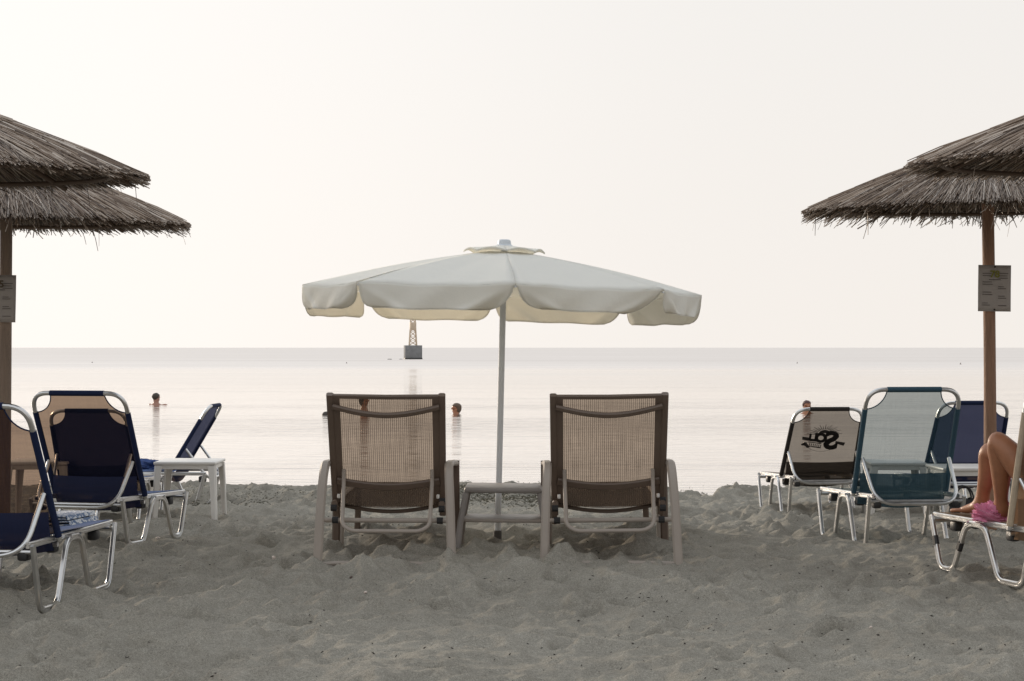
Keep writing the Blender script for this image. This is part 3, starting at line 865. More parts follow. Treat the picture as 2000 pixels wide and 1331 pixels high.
# ------------------------------------------------------------------ the cream umbrella
def cream_umbrella():
    D, X = 10.35, -0.085
    g = -0.035
    t = thing('beach_umbrella', 'cream fabric beach umbrella with scalloped valance between the two brown loungers', 'beach umbrella',
              (X, D, g), (0, R(1.35), 0))
    b = MB(); b.tube([(0, 0, -0.3), (0, 0, 0.9), (0, 0, 1.72)], 0.0178, 16); b.build('pole', M['pole_white'], t)
    b = MB(); b.lathe([(0.024, -0.25), (0.024, 0.095), (0.020, 0.10)], 14); b.build('pole_sleeve', M['pole_sleeve'], t)
    RR, ez, az = 1.155, 1.487, 1.722
    th0 = -PI / 2 + R(3.4)
    rng_ = random.Random(3)
    def corner(k): a = th0 + k * PI / 4; return Vector((RR * math.cos(a), RR * math.sin(a), ez))
    apex = Vector((0, 0, az))
    for k in range(8):
        A, B = corner(k), corner(k + 1)
        rows = []
        nr, nc = 13, 17
        for i in range(nr):
            f = i / (nr - 1)                       # 0 top .. 1 eave
            f2 = 0.10 + 0.90 * f
            row = []
            for j in range(nc):
                u = j / (nc - 1)
                p = apex.lerp(A.lerp(B, u), f2)
                sag = 0.020 * math.sin(PI * u) * f2 * (1 - 0.25 * f2)      # cloth sags between ribs
                p.z -= sag - 0.022 * math.sin(PI * f2)
                p.z += 0.0025 * math.sin(17 * u + 4 * f + k) * f2 + 0.0035 * math.sin(38 * u + 2.0 * k) * f2 ** 3 * (1 - math.sin(PI * u)) * min(1, 6 * min(u, 1 - u))
                row.append(p)
            rows.append(row)
        b = MB(); b.grid(rows)
        panel = b.build('canopy_panel', M['canopy'], t, angle=60)
        sm = panel.modifiers.new('thickness', 'SOLIDIFY'); sm.thickness = 0.0015
        # valance flap: starts at the eave edge, parted at the corners, free rounded bottom corners
        la, lb = {0: (0.15, 0.20), 7: (0.045, 0.13), 6: (0.04, 0.24), 1: (0.07, 0.03)}.get(k, (rng_.uniform(0.04, 0.12), rng_.uniform(0.04, 0.12)))
        drop = (0.134 if k in (0, 1, 6, 7) else 0.165) * rng_.uniform(0.95, 1.05)
        outv = ((A + B) / 2).normalized(); outv.z = 0
        rows = []
        nr, nc = 14, 41
        ph = rng_.uniform(0, 6)
        for i in range(nr):
            v = i / (nr - 1)
            row = []
            for j in range(nc):
                u0 = j / (nc - 1)
                rc = 0.05 * (1 - math.sqrt(max(0, 1 - max(0, (v - 0.72) / 0.28) ** 2)))
                ga = la * (0.08 * min(1, v * 6) + 0.92 * v ** 1.9) + rc
                gb = lb * (0.08 * min(1, v * 6) + 0.92 * v ** 1.9) + rc
                u = ga + (1 - ga - gb) * u0
                base = A.lerp(B, u)
                sag = 0.020 * math.sin(PI * u) * 0.75
                p = Vector((base.x, base.y, base.z - sag + 0.0025 * math.sin(17 * u + 4 + k)))
                edge = min(u0, 1 - u0)
                cw = (la if u0 < 0.5 else lb)
                curl = (0.020 + 0.22 * cw) * math.exp(-(edge / (0.06 + 0.4 * cw)) ** 2) * v
                fold = (0.020 * math.sin(7.0 * u + ph) + 0.010 * math.sin(19 * u + ph * 2 + 3 * v)) * v
                wedge = 0.030 * math.exp(-((u - (1 - 0.30 * v)) / 0.055) ** 2) * v - 0.030 * math.exp(-((u - (1 - 0.16 * v)) / 0.05) ** 2) * v + 0.022 * math.exp(-((u - 0.26 * v) / 0.05) ** 2) * v
                p += outv * (wedge + (0.034 if k in (1, 2, 5, 6) else 0.014) * v + fold - curl - 0.02 * v * v)
                # bottom hem: nearly straight, lifted a bit at both ends
                p.z += -drop * v * (0.985 + 0.02 * math.sin(5 * u + ph)) + sag * v * 0.8
                row.append(p)
            rows.append(row)
        b = MB(); b.grid(rows)
        fl = b.build('valance_flap', M['canopy'], panel, angle=60)
        sm = fl.modifiers.new('thickness', 'SOLIDIFY'); sm.thickness = 0.0012
        hem = rows[-1]
        b = MB(); b.tube([tuple(p) for p in [r_[0] for r_ in rows[4:]] + hem[1:-1] + [r_[-1] for r_ in rows[:3:-1]]], 0.0022, 5)
        b.build('hem', M['canopy'], panel)
        b = MB(); a_ = apex + Vector((0, 0, -0.035))
        b.tube([a_, A + Vector((0, 0, -0.016))], 0.005, 6)
        b.build('rib', M['pole_white'], t)
        mid = apex.lerp(A, 0.5) + Vector((0, 0, -0.03))
        b = MB(); b.tube([Vector((0, 0, 1.50)), mid], 0.004, 6)
        b.build('strut', M['pole_white'], t)
    b = MB(); b.lathe([(0.022, 1.46), (0.028, 1.47), (0.028, 1.52), (0.022, 1.53)], 14); b.build('runner', M['white_plastic'], t)
    # vent cap: a small second roof with a scalloped, lifting edge
    rows = []
    for i in range(7):
        f = i / 6
        row = []
        for j in range(65):
            a = th0 + 2 * PI * j / 64
            oct_ = math.cos(PI / 8) / math.cos(((a - th0) % (PI / 4)) - PI / 8)
            rad = 0.03 + 0.205 * f * oct_ * (1.0)
            sc = abs(math.sin((a - th0) * 4))
            z = az + 0.024 - 0.036 * f + 0.016 * sc * f * f
            row.append((rad * math.cos(a), rad * math.sin(a), z))
        rows.append(row)
    rows.append([(p[0] * 1.0, p[1] * 1.0, p[2] - 0.009) for p in rows[-1]])
    b = MB(); b.grid(rows)
    vc = b.build('vent_cap', M['canopy'], t, angle=50)
    sm = vc.modifiers.new('thickness', 'SOLIDIFY'); sm.thickness = 0.0015
    b = MB(); b.lathe([(0.050, 0.012), (0.050, 0.022), (0.040, 0.030), (0.036, 0.052), (0.028, 0.058)], 16, (0, 0, az))
    b.build('finial', M['finial'], t)
cream_umbrella()

# ------------------------------------------------------------------ brown sling loungers
def brown_lounger(x, y, roll, yaw, label):
    t = thing('sun_lounger', label, 'sun lounger', (x, y, 0.0), (0, R(roll), R(yaw)), 'brown sling loungers under the cream umbrella')
    tp, br = M['taupe_plastic'], M['brown_metal']
    # armrest hoop each side: taupe rear post, arm; front leg's brown paints in its shaded rear
    for s in (-1, 1):
        b = MB()
        path = fillet([(s * 0.347, 0.00, -0.06), (s * 0.335, 0.05, 0.30), (s * 0.322, 0.11, 0.515), (s * 0.325, 0.50, 0.50), (s * 0.330, 0.90, 0.47)], [0.1, 0.11, 0.1], 8)
        b.sweep(path, rect_prof(0.046, 0.030, 0.3), (1, 0, 0))
        b.build('armrest', tp, t)
        b = MB(); b.sweep([(s * 0.334, 0.90, 0.485), (s * 0.337, 0.92, 0.2), (s * 0.342, 0.94, -0.08)], rect_prof(0.044, 0.034, 0.25), (1, 0, 0))
        leg = b.build('front_leg', br, t)
        b = MB(); b.sweep([(s * 0.304, 0.925, 0.26), (s * 0.309, 0.94, -0.07)], rect_prof(0.020, 0.040, 0.25), (1, 0, 0))
        b.build('inner_strip', tp, leg)  # lighter inner face of the same leg, set on as its own strip
    b = MB(); b.tube(fillet([(-0.335, 0.01, 0.005), (-0.2, 0.01, 0.014), (0.2, 0.01, 0.010), (0.335, 0.01, 0.004)], 0.1), 0.011, 8)
    b.build('ground_bar', tp, t)
    # seat frame
    b = MB()
    for s in (-1, 1):
        b.sweep([(s * 0.283, 0.24, 0.29), (s * 0.283, 1.0, 0.29), (s * 0.283, 1.72, 0.285)], rect_prof(0.032, 0.045, 0.25), (1, 0, 0))
    b.sweep([(-0.27, 1.72, 0.285), (0.27, 1.72, 0.285)], rect_prof(0.035, 0.03), (0, 1, 0))
    b.build('seat_frame', br, t)
    b = MB()
    b.sweep([(-0.27 + 0.54 * k / 12, 0.44, 0.275 - 0.036 * math.sin(PI * k / 12)) for k in range(13)], rect_prof(0.026, 0.020), (0, 1, 0))
    b.build('seat_bow', br, t)
    for s in (-1, 1):
        b = MB(); b.sweep([(s * 0.27, 1.62, 0.28), (s * 0.285, 1.66, -0.06)], rect_prof(0.036, 0.03), (1, 0, 0)); b.build('foot_leg', br, t)
    rows, uvs = [], []
    for i in range(25):
        f = i / 24
        yy = 0.30 + 1.40 * f
        rows.append([(-0.27 + 0.54 * j / 14, yy, 0.296 - 0.040 * math.sin(PI * j / 14) * math.sin(PI * min(1, 0.25 + f))) for j in range(15)])
        uvs.append([(0.54 * j / 14, 1.40 * f) for j in range(15)])
    b = MB(); b.grid(rows, uvs); b.build('seat_sling', M['sling_brown_seat'], t)
    # backrest: local s across, q up the slope from the hinge
    th = math.atan2(0.32, 0.60)
    hy, hz = 0.36, 0.275
    def bp(s, q, n=0.0):       # n = out of the plane, towards the rear
        return Vector((s, hy - q * math.sin(th) - n * math.cos(th), hz + q * math.cos(th) - n * math.sin(th)))
    L_ = 0.685
    for s in (-1, 1):
        b = MB()
        b.sweep([bp(s * 0.284, -0.05), bp(s * 0.287, 0.3), bp(s * 0.289, L_)], rect_prof(0.036, 0.034, 0.22), (1, 0, 0))
        b.build('side_post', br, t)
    b = MB(); b.sweep([bp(-0.29, L_ - 0.012), bp(0, L_ - 0.016), bp(0.29, L_ - 0.012)], rect_prof(0.022, 0.02), bp(0, 1) - bp(0, 0))
    b.build('top_rail', br, t)
    b = MB(); b.sweep([bp(-0.275 + 0.55 * k / 16, L_ - 0.062 - 0.030 * math.sin(PI * k / 16), 0.022 + 0.035 * math.sin(PI * k / 16)) for k in range(17)], rect_prof(0.030, 0.022, 0.3), bp(0, 1) - bp(0, 0))
    b.build('head_bow', br, t)
    b = MB(); b.sweep([bp(-0.27 + 0.54 * k / 16, 0.168 - 0.022 * math.sin(PI * k / 16), 0.016 + 0.02 * math.sin(PI * k / 16)) for k in range(17)], rect_prof(0.042, 0.02, 0.3), bp(0, 1) - bp(0, 0))
    b.build('lumbar_bow', br, t)
    rows, uvs = [], []
    for i in range(21):
        q_ = 0.0 + (L_ - 0.02) * i / 20
        rows.append([bp(-0.245 + 0.49 * j / 14, q_, 0.006 + 0.016 * math.sin(PI * j / 14) * math.sin(PI * i / 20)) for j in range(15)])
        uvs.append([(0.49 * j / 14, q_) for j in range(15)])
    b = MB(); b.grid(rows, uvs); sl = b.build('back_sling', M['sling_brown'], t)
    b = MB()
    for s in (-1, 1):
        b.grid([[bp(s * (0.238 + 0.034 * j / 3), (L_ - 0.02) * i / 14, 0.009 + 0.002 * math.sin(9 * i)) for j in range(4)] for i in range(15)])
    b.build('side_hem', br, sl)
    # adjustable support
    b = MB()
    b.tube(fillet([bp(-0.232, 0.245, 0.025), bp(-0.232, 0.18, 0.05), (-0.228, 0.10, 0.20), (-0.180, 0.06, 0.172), (0.180, 0.06, 0.172), (0.228, 0.10, 0.20), bp(0.232, 0.18, 0.05), bp(0.232, 0.245, 0.025)], [0.05, 0.09, 0.06, 0.06, 0.09, 0.05], 6), 0.0105, 10)
    b.build('back_support', tp, t)
    b = MB(); b.tube([(-0.335, 0.22, 0.212), (0.335, 0.22, 0.212)], 0.0125, 10); b.build('cross_bar', tp, t)
    for (kx, kz, ky) in ((-0.285, 0.275, 0.24), (-0.275, 0.213, 0.22), (0.285, 0.31, 0.26), (0.283, 0.272, 0.24), (0.275, 0.212, 0.22)):
        b = MB(); b.sweep([(kx - 0.016, ky, kz), (kx + 0.016, ky, kz)], rect_prof(0.034, 0.034, 0.3), (0, 0, 1)); b.build('hinge_knob', M['black_plastic'], t)
    for s in (-1, 1):
        b = MB(); b.box((s * 0.262, 0.27, 0.335), (0.016, 0.03, 0.022), bev=0.004); b.build('white_clip', M['white_plastic'], t)
brown_lounger(-0.655, 9.20, 0.3, 0.0, 'brown sling lounger left of the cream umbrella pole, empty, seen from behind')
brown_lounger(0.512, 9.22, -0.7, -0.8, 'brown sling lounger right of the cream umbrella pole, empty, seen from behind')

def side_table():
    D = 9.86
    t = thing('side_table', 'taupe plastic side table with lower shelf around the cream umbrella pole', 'side table',
              ((981 - 1000) / 3500 * D, D, gsmooth(-0.05, D)), (0, R(0.6), R(-1.2)))
    gz = t.location.z
    h = 0.350 - gz
    m = M['grey_taupe']
    b = MB(); n = 0
    ring = []
    w, d = 0.215, 0.20
    # top is a shallow tray with a rolled rim
    b.box((0, 0.18, h - 0.016), (2 * w, 0.36, 0.032), bev=0.014); b.build('table_top', m, t)
    for sxn in (-1, 1):
        for yy in (0.02, 0.345):
            b = MB(); k = 1 if yy > 0.2 else -1
            b.sweep([(sxn * 0.203, yy, h - 0.03), (sxn * 0.232, yy + k * 0.01, h * 0.45), (sxn * 0.252, yy + k * 0.02, -0.05)], rect_prof(0.034, 0.026, 0.3), (1, 0, 0))
            b.build('leg', m, t)
    b = MB(); b.box((0, 0.18, 0.160), (0.432, 0.31, 0.020), bev=0.006); b.build('shelf', M['taupe_plastic'], t)
side_table()

# ------------------------------------------------------------------ aluminium folding loungers
def alu_lounger(Hc, u, edging, sling, seat_mat, pocket, label, hinge=0.30, blen=0.63, dz=0.57, hwb=0.285, hwt=0.258, seat_len=1.04, sink=0.05, extra=None, group='aluminium folding loungers', tape=False):
    ang = math.atan2(-u[0], u[1])
    mid = (Hc[0] + u[0] * 0.5, Hc[1] + u[1] * 0.5)
    gz = float(profile(mid[1])) + 0.004
    pitch = math.atan2(float(profile(Hc[1] + u[1])) - float(profile(Hc[1])), 1.0)
    gz = float(profile(Hc[1])) + 0.004
    t = thing('sun_lounger', label, 'sun lounger', (Hc[0], Hc[1], gz), (pitch, 0, ang), group)
    al = M['alu']
    hw = 0.285
    rz = 0.250
    for s in (-1, 1):
        x = s * hw
        b = MB()
        pts = [(x, 0.0, rz), (x, 0.085, -sink), (x, 0.285, -sink), (x, 0.405, rz - 0.012), (x, 0.575, rz - 0.012), (x, 0.70, -sink), (x, seat_len - 0.09, -sink), (x, seat_len, rz)]
        b.sweep(fillet(pts, [0.05, 0.05, 0.06, 0.06, 0.05, 0.05], 6), groove_prof(0.020, 0.030), (1, 0, 0))
        leg = b.build('leg_frame', al, t)
        for yy in (0.43, 0.55):
            b = MB(); b.sweep([(x - 0.016, yy, rz - 0.005), (x + 0.016, yy, rz - 0.005)], circle_prof(0.007, 8)); b.build('bolt', al, leg)
        if tape:
            for (pa, pb) in (((0.575, rz - 0.012), (0.70, -sink)), ((seat_len, rz), (seat_len - 0.09, -sink))):
                a_ = [(x, pa[0] + (pb[0] - pa[0]) * f, pa[1] + (pb[1] - pa[1]) * f) for f in (0.40, 0.56)]
                b = MB(); b.sweep(a_, rect_prof(0.027, 0.037, 0.3), (1, 0, 0)); b.build('tape', M['black_plastic'], leg)
    b = MB()
    for s in (-1, 1):
        x = s * (hw - 0.021)
        b.sweep([(x, -0.005, rz), (x, hinge, rz), (x, seat_len + 0.005, rz)], groove_prof(0.018, 0.028), (1, 0, 0))
    for yy in (0.01, hinge + 0.02, seat_len - 0.005):
        b.tube([(-hw + 0.01, yy, rz - 0.03), (hw - 0.01, yy, rz - 0.03)], 0.011, 8)
    b.build('seat_frame', al, t)
    rows, uvs = [], []
    for i in range(17):
        f = i / 16
        yy = hinge + 0.02 + (seat_len - hinge - 0.03) * f
        rows.append([((-1 + 2 * j / 12) * (hw - 0.014), yy, rz + 0.017 - 0.035 * math.sin(PI * j / 12) * math.sin(PI * (0.15 + 0.7 * f))) for j in range(13)])
        uvs.append([(0.5 * j / 12, f) for j in range(13)])
    b = MB(); b.grid(rows, uvs); b.build('seat_sling', seat_mat, t)
    for s in (-1, 1):
        for (yy, zz) in ((hinge + 0.05, rz - 0.045), (0.03, rz - 0.045), (seat_len - 0.16, rz - 0.045)):
            b = MB(); b.box((s * (hw - 0.05), yy, zz), (0.05, 0.06, 0.05), bev=0.012); b.build('hinge_block', M['black_plastic'], t)
    # backrest
    sn = math.sqrt(max(0, 1 - (dz / blen) ** 2)); cs = dz / blen
    def bp(s, q, n=0.0):
        return Vector((s, hinge - q * sn - n * cs, rz + 0.01 + q * cs - n * sn))
    def hwq(q): return hwb + (hwt - hwb) * q / blen
    frame_pts = [bp(-hwb, -0.02), bp(-hwt, blen), bp(hwt, blen), bp(hwb, -0.02)]
    b = MB(); b.tube(fillet(frame_pts, 0.105, 8), 0.0135, 10); b.build('back_frame', al, t)
    cut = 0.125
    rows, uvs = [], []
    qs = list(np.linspace(0.01, blen - cut, 12)) + [blen - cut * k for k in (0.985, 0.95, 0.88, 0.78, 0.66, 0.5, 0.35, 0.2, 0.08, 0.0)]
    edges = []
    for q_ in qs:
        k = max(0, (blen - q_) / cut)
        inset = 0 if k >= 1 else 0.42 * math.sqrt(max(0, 1 - k * k))
        w_ = hwq(q_) * (1 - inset)
        edges.append((w_, q_, k))
        rows.append([bp((-1 + 2 * j / 14) * w_, q_, 0.012 * math.sin(PI * j / 14) * math.sin(PI * min(1, q_ / blen))) for j in range(15)])
        uvs.append([((-1 + 2 * j / 14) * w_, q_) for j in range(15)])
    b = MB(); b.grid(rows, uvs); sl = b.build('back_sling', sling, t)
    for s in (-1, 1):
        b = MB(); b.tube([bp(s * w_, q_) for (w_, q_, k) in edges if k <= 1.0], 0.0035, 6); b.build('piping', edging, sl)
        b = MB(); b.tube([bp(s * hwq(0.0), 0.0), bp(s * hwq(blen - cut), blen - cut)], 0.0165, 10); b.build('sleeve', edging, sl)
    b = MB(); b.tube([bp(-hwt * 0.58, blen), bp(hwt * 0.58, blen)], 0.0162, 10); b.build('sleeve', edging, sl)
    rows, uvs = [], []
    for i in range(9):
        f = i / 8
        top, bot = bp(0, 0.135, 0.012), Vector((0, hinge - 0.005, rz - 0.055))
        p = top.lerp(bot, f)
        rows.append([((-1 + 2 * j / 14) * (hwb - 0.018), p.y - 0.02 * math.sin(PI * f) - 0.015 * math.sin(PI * j / 14), p.z - (0.022 * f + 0.006) * math.sin(PI * j / 14)) for j in range(15)])
        uvs.append([(0.5 * j / 14, 0.2 * f) for j in range(15)])
    b = MB(); b.grid(rows, uvs); b.build('sling_pocket', pocket, t)
    b = MB()
    sup = [bp(-hwb + 0.02, 0.235, 0.02), (-hwb + 0.035, hinge - 0.32, rz - 0.045), (hwb - 0.035, hinge - 0.32, rz - 0.045), bp(hwb - 0.02, 0.235, 0.02)]
    b.tube(fillet(sup, [0.13, 0.13], 10), 0.0115, 10); b.build('back_support', al, t)
    if extra: extra(t, bp, blen)
    return t

def emblem(t, bp, blen):
    """dark sun emblem printed on the front of the sling, read mirrored from behind"""
    em = MB()
    c0 = 0.335
    def put(pts, faces, n=0.012):
        em.add([bp(p[0] * 1.28 - 0.012, c0 + p[1] * 1.28, n) for p in pts], faces)
    def stroke(path, w):
        P = [Vector((p[0], p[1])) for p in path]
        L_, Rr = [], []
        for i in range(len(P)):
            d = (P[min(i + 1, len(P) - 1)] - P[max(0, i - 1)]).normalized()
            nn = Vector((-d.y, d.x)); ww = w[i] if isinstance(w, list) else w
            L_.append(P[i] + nn * ww / 2); Rr.append(P[i] - nn * ww / 2)
        n = len(P)
        put([(p.x, p.y) for p in L_] + [(p.x, p.y) for p in Rr], [(i, i + 1, n + i + 1, n + i) for i in range(n - 1)])
    def disc(cx, cy, rx, ry, a0=0, a1=360, n=20):
        pts = [(cx, cy)] + [(cx + rx * math.cos(R(a0 + (a1 - a0) * k / n)), cy + ry * math.sin(R(a0 + (a1 - a0) * k / n))) for k in range(n + 1)]
        put(pts, [(0, k, k + 1) for k in range(1, n + 1)])
    # the letters S, O, L, i printed on the front, so mirrored from behind
    def glyph(ch, size, cx, cy, bold, sx=1.0, slant=0.0):
        vs, fs = text_bm(ch, size, True, bold)
        put([(cx + v.x * sx, cy + v.y + slant * v.x) for v in vs], fs)
    glyph('S', 0.175, 0.052, -0.006, 0.0085, 1.05, -0.1)
    glyph('O', 0.088, -0.014, 0.016, 0.0065, 1.0, -0.1)
    glyph('L', 0.076, -0.052, 0.022, 0.006, 1.0, -0.1)
    glyph('i', 0.072, -0.080, 0.024, 0.004, 1.0, -0.1)
    # rising sun and rays
    disc(0.002, 0.054, 0.034, 0.024, 0, 180)
    for k in range(17):
        a = R(8 + 164 * k / 16)
        r1 = 0.108 if k % 2 == 0 else 0.092
        stroke([(0.003 + 0.048 * math.cos(a), 0.040 + 0.042 * math.sin(a)), (0.003 + r1 * math.cos(a), 0.040 + 0.72 * r1 * math.sin(a))], [0.0055, 0.0025])
    stroke([(0.0 + 0.112 * math.cos(R(a)), 0.010 - 0.090 * math.sin(R(a))) for a in range(35, 150, 8)], 0.002)
    # ribbon ends and the bar under the letters
    put([(-0.128, 0.030), (-0.084, 0.022), (-0.086, -0.001), (-0.126, 0.007)], [(0, 1, 2, 3)])
    put([(0.080, -0.004), (0.140, -0.016), (0.134, -0.040), (0.078, -0.022)], [(0, 1, 2, 3)])
    put([(-0.086, -0.006), (-0.004, -0.020), (-0.004, -0.027), (-0.086, -0.012)], [(0, 1, 2, 3)])
    put([(-0.086, -0.036), (-0.004, -0.049), (-0.004, -0.058), (-0.060, -0.048)], [(0, 1, 2, 3)])
    for k in range(7):
        x = -0.078 + 0.0115 * k; y = -0.0145 - 0.0021 * k
        put([(x, y - 0.003), (x + 0.0055, y - 0.004), (x + 0.0055, y - 0.021), (x, y - 0.020)], [(0, 1, 2, 3)])
    # leaves
    for (x, y) in ((-0.104, -0.020), (-0.096, -0.033), (-0.115, -0.028), (-0.084, -0.044)):
        disc(x, y, 0.013, 0.009, 0, 360, 10)
    em.build('emblem', M['cloth_black'], t, smooth=False)

navy, dense = M['sling_navy'], M['sling_navy_dense']
alu_lounger((-2.38, 7.875), (0.126, 0.992), M['cloth_navy'], navy, M['cloth_blue'], M['pocket_navy'], 'near navy sling lounger at the left edge with a folded cloth on its seat', dz=0.60, blen=0.67)
alu_lounger((-2.495, 10.247), (0.23, 0.973), M['cloth_navy'], navy, M['cloth_blue'], M['pocket_navy'], 'navy sling lounger with see-through back, second from the left edge behind the near one', dz=0.595, blen=0.67, hwt=0.29, seat_len=0.90, sink=0.012)
alu_lounger((-2.985, 12.60), (0.05, 0.999), M['cloth_navy'], M['sling_navy_opaque'], M['cloth_blue'], M['pocket_navy'], 'navy lounger furthest back on the left, seen through the back of another lounger', dz=0.49, blen=0.60, hwt=0.265)
alu_lounger((-2.488, 14.90), (-0.998, 0.06), M['cloth_navy'], dense, M['cloth_blue'], M['pocket_navy'], 'navy lounger standing sideways near the water, back tilted right, behind the white table', dz=0.54, blen=0.63)
alu_lounger((2.389, 13.53), (-0.10, 0.995), M['cloth_black'], M['sling_black'], M['sling_black'], M['pocket_black'], 'black framed lounger with a mirrored sun emblem printed on its grey see-through back', dz=0.505, blen=0.62, hwt=0.262, extra=emblem)
alu_lounger((2.364, 10.45), (-0.117, 0.993), M['cloth_teal'], M['sling_teal'], M['sling_teal'], M['pocket_teal'], 'teal sling lounger with a large see-through back left of the right pole', dz=0.612, blen=0.672, hwb=0.285, hwt=0.282)
alu_lounger((3.41, 13.20), (-0.10, 0.995), M['cloth_navy'], dense, M['cloth_blue'], M['pocket_navy'], 'navy lounger behind the right thatched umbrella pole', dz=0.55, blen=0.64)
alu_lounger((2.72, 8.51), (-0.30, 0.954), M['cloth_cream'], M['sling_cream'], M['sling_cream'], M['sling_cream'], 'beige aluminium lounger at the right edge with a person lying on it', hinge=0.19, dz=0.67, blen=0.68, seat_len=0.91, tape=True, sink=0.015)

# ------------------------------------------------------------------ white plastic tables
def white_table(x, y, yaw, w, h, label):
    t = thing('plastic_table', label, 'plastic table', (x, y, float(profile(y))), (0, 0, R(yaw)), 'white plastic beach tables')
    m = M['white_plastic']
    b = MB(); b.box((0, 0, h - 0.012), (w, w, 0.024), bev=0.010); b.build('table_top', m, t)
    b = MB(); k = w / 2 - 0.022
    for (p, q_, s) in (((-k, -k), (k, -k), (0, 1, 0)), ((k, -k), (k, k), (1, 0, 0)), ((k, k), (-k, k), (0, 1, 0)), ((-k, k), (-k, -k), (1, 0, 0))):
        b.sweep([(p[0], p[1], h - 0.036), (q_[0], q_[1], h - 0.036)], rect_prof(0.012, 0.040, 0.2), s)
    b.build('apron', m, t)
    for sxn in (-1, 1):
        for syn in (-1, 1):
            b = MB()
            cx, cy = sxn * (w / 2 - 0.004), syn * (w / 2 - 0.004)
            lo = 0.012
            rows = []
            for (z, wd, o) in ((h - 0.03, 0.056, 0.0), (h * 0.55, 0.046, lo * 0.5), (-0.05, 0.036, lo)):
                ox, oy = cx + sxn * o, cy + syn * o
                tk = 0.012
                rows.append([(ox - sxn * wd, oy, z), (ox - sxn * 0.012, oy, z), (ox, oy - syn * 0.012, z), (ox, oy - syn * wd, z), (ox - sxn * tk, oy - syn * wd, z), (ox - sxn * tk, oy - syn * tk, z), (ox - sxn * wd, oy - syn * tk, z), (ox - sxn * wd, oy, z)])
            b.grid(rows)
            b.build('leg', m, t, angle=30)
white_table(-2.385, 13.28, 0, 0.455, 0.392, 'white plastic table on the left by the sideways navy lounger')
white_table(-3.40, 12.95, 4, 0.44, 0.40, 'white plastic table at the far left, seen through the navy lounger back')
white_table(2.87, 13.45, -3, 0.42, 0.38, 'white plastic table seen through the teal lounger back')
white_table(3.135, 12.35, 2, 0.46, 0.375, 'white plastic table just behind the right thatched umbrella pole')

# ------------------------------------------------------------------ people
def skin_body(name, verts, edges, radii, parent, material, sub=2, root=0, **kw):
    """one continuous body: joints and bones grown with the skin modifier"""
    me = bpy.data.meshes.new(name)
    me.from_pydata([tuple(v) for v in verts], edges, [])
    o = bpy.data.objects.new(name, me); C.objects.link(o)
    o.modifiers.new('skin', 'SKIN')
    sv = me.skin_vertices[0].data
    for i, r_ in enumerate(radii):
        sv[i].radius = r_ if isinstance(r_, tuple) else (r_, r_)
        sv[i].use_root = (i == root)
    ss = o.modifiers.new('sub', 'SUBSURF'); ss.levels = sub; ss.render_levels = sub
    dg = bpy.context.evaluated_depsgraph_get()
    me2 = bpy.data.meshes.new_from_object(o.evaluated_get(dg))
    bpy.data.objects.remove(o); bpy.data.meshes.remove(me)
    me2.name = name
    me2.materials.clear(); me2.materials.append(material)
    me2.polygons.foreach_set('use_smooth', np.ones(len(me2.polygons), dtype=bool))
    return link(name, me2, parent, **kw)

def head_shape(b, c, fwd, sc, hair=False):
    """egg-shaped head or hair cap built from rings"""
    pass

def swimmer(px, py, wl, size_px, face, label, hair, skin, arms=0.0, long_hair=False, up=0.0):
    """head and shoulders above the water; wl = waterline row in the photograph"""
    D = 1.40 * 3500 / (wl - 679.5)
    x = (px - 1000) / 3500 * D
    t = thing('person', label, 'person', (x, D, SEA_Z), (0, 0, face), 'bathers in the sea')
    s = 1.0
    hz = up                                    # chin height above the water
    V = [(0, 0, -0.45), (0, 0, -0.15), (0, 0.0, hz - 0.09), (0, 0, hz - 0.02), (0, -0.015, hz + 0.05), (0, -0.012, hz + 0.12), (0, 0, hz + 0.17), (0, -0.085, hz + 0.03), (0, -0.112, hz + 0.075),
         (-0.17, 0, hz - 0.14), (0.17, 0, hz - 0.14), (-0.26, -0.06, -0.12 + arms * 0.11), (0.26, -0.06, -0.12 + arms * 0.11), (-0.30, -0.28, -0.22), (0.30, -0.28, -0.22),
         (-0.077, 0.005, hz + 0.075), (0.077, 0.005, hz + 0.075)]
    E = [(0, 1), (1, 2), (2, 3), (3, 4), (4, 5), (5, 6), (4, 7), (5, 8), (2, 9), (2, 10), (9, 11), (10, 12), (11, 13), (12, 14), (4, 15), (4, 16)]
    Rd = [(0.15, 0.10), (0.17, 0.11), (0.07, 0.06), 0.054, 0.070, 0.080, 0.055, 0.028, 0.012, 0.06, 0.06, 0.045, 0.045, 0.03, 0.03, 0.014, 0.014]
    skin_body('body', V, E, Rd, t, skin)
    bm = bmesh.new(); bmesh.ops.create_icosphere(bm, subdivisions=3, radius=1)
    for v in bm.verts:
        c = v.co
        k = 1 + 0.05 * math.sin(9 * c.x + 3) * math.cos(7 * c.z)
        low = 1.0
        if c.y < -0.15 and c.z < 0.25: k *= 0.72
        v.co = Vector((c.x * 0.092 * k, c.y * 0.105 * k + 0.012, (c.z * 0.088 if c.z > 0 or not long_hair else c.z * 0.15) * k + hz + 0.115))
    me = bpy.data.meshes.new('hair'); bm.to_mesh(me); bm.free(); me.materials.append(hair)
    me.polygons.foreach_set('use_smooth', np.ones(len(me.polygons), dtype=bool))
    link('hair', me, t)
swimmer(305, 780, 791, 13, R(150), 'bather with short dark hair left in the sea, arms spread at the surface', M['hair_dark'], M['skin2'], 1.05, up=0.09)
swimmer(891, 800, 808, 15, R(-80), 'bather with brown hair in the sea between the left brown lounger and the pole', M['hair_brown'], M['skin'], 0.2, True, up=0.02)
swimmer(711, 795, 812, 15, R(82), 'dark bather seen through the back of the left brown lounger', M['hair_dark'], M['skin'], 0.6, True, up=0.22)
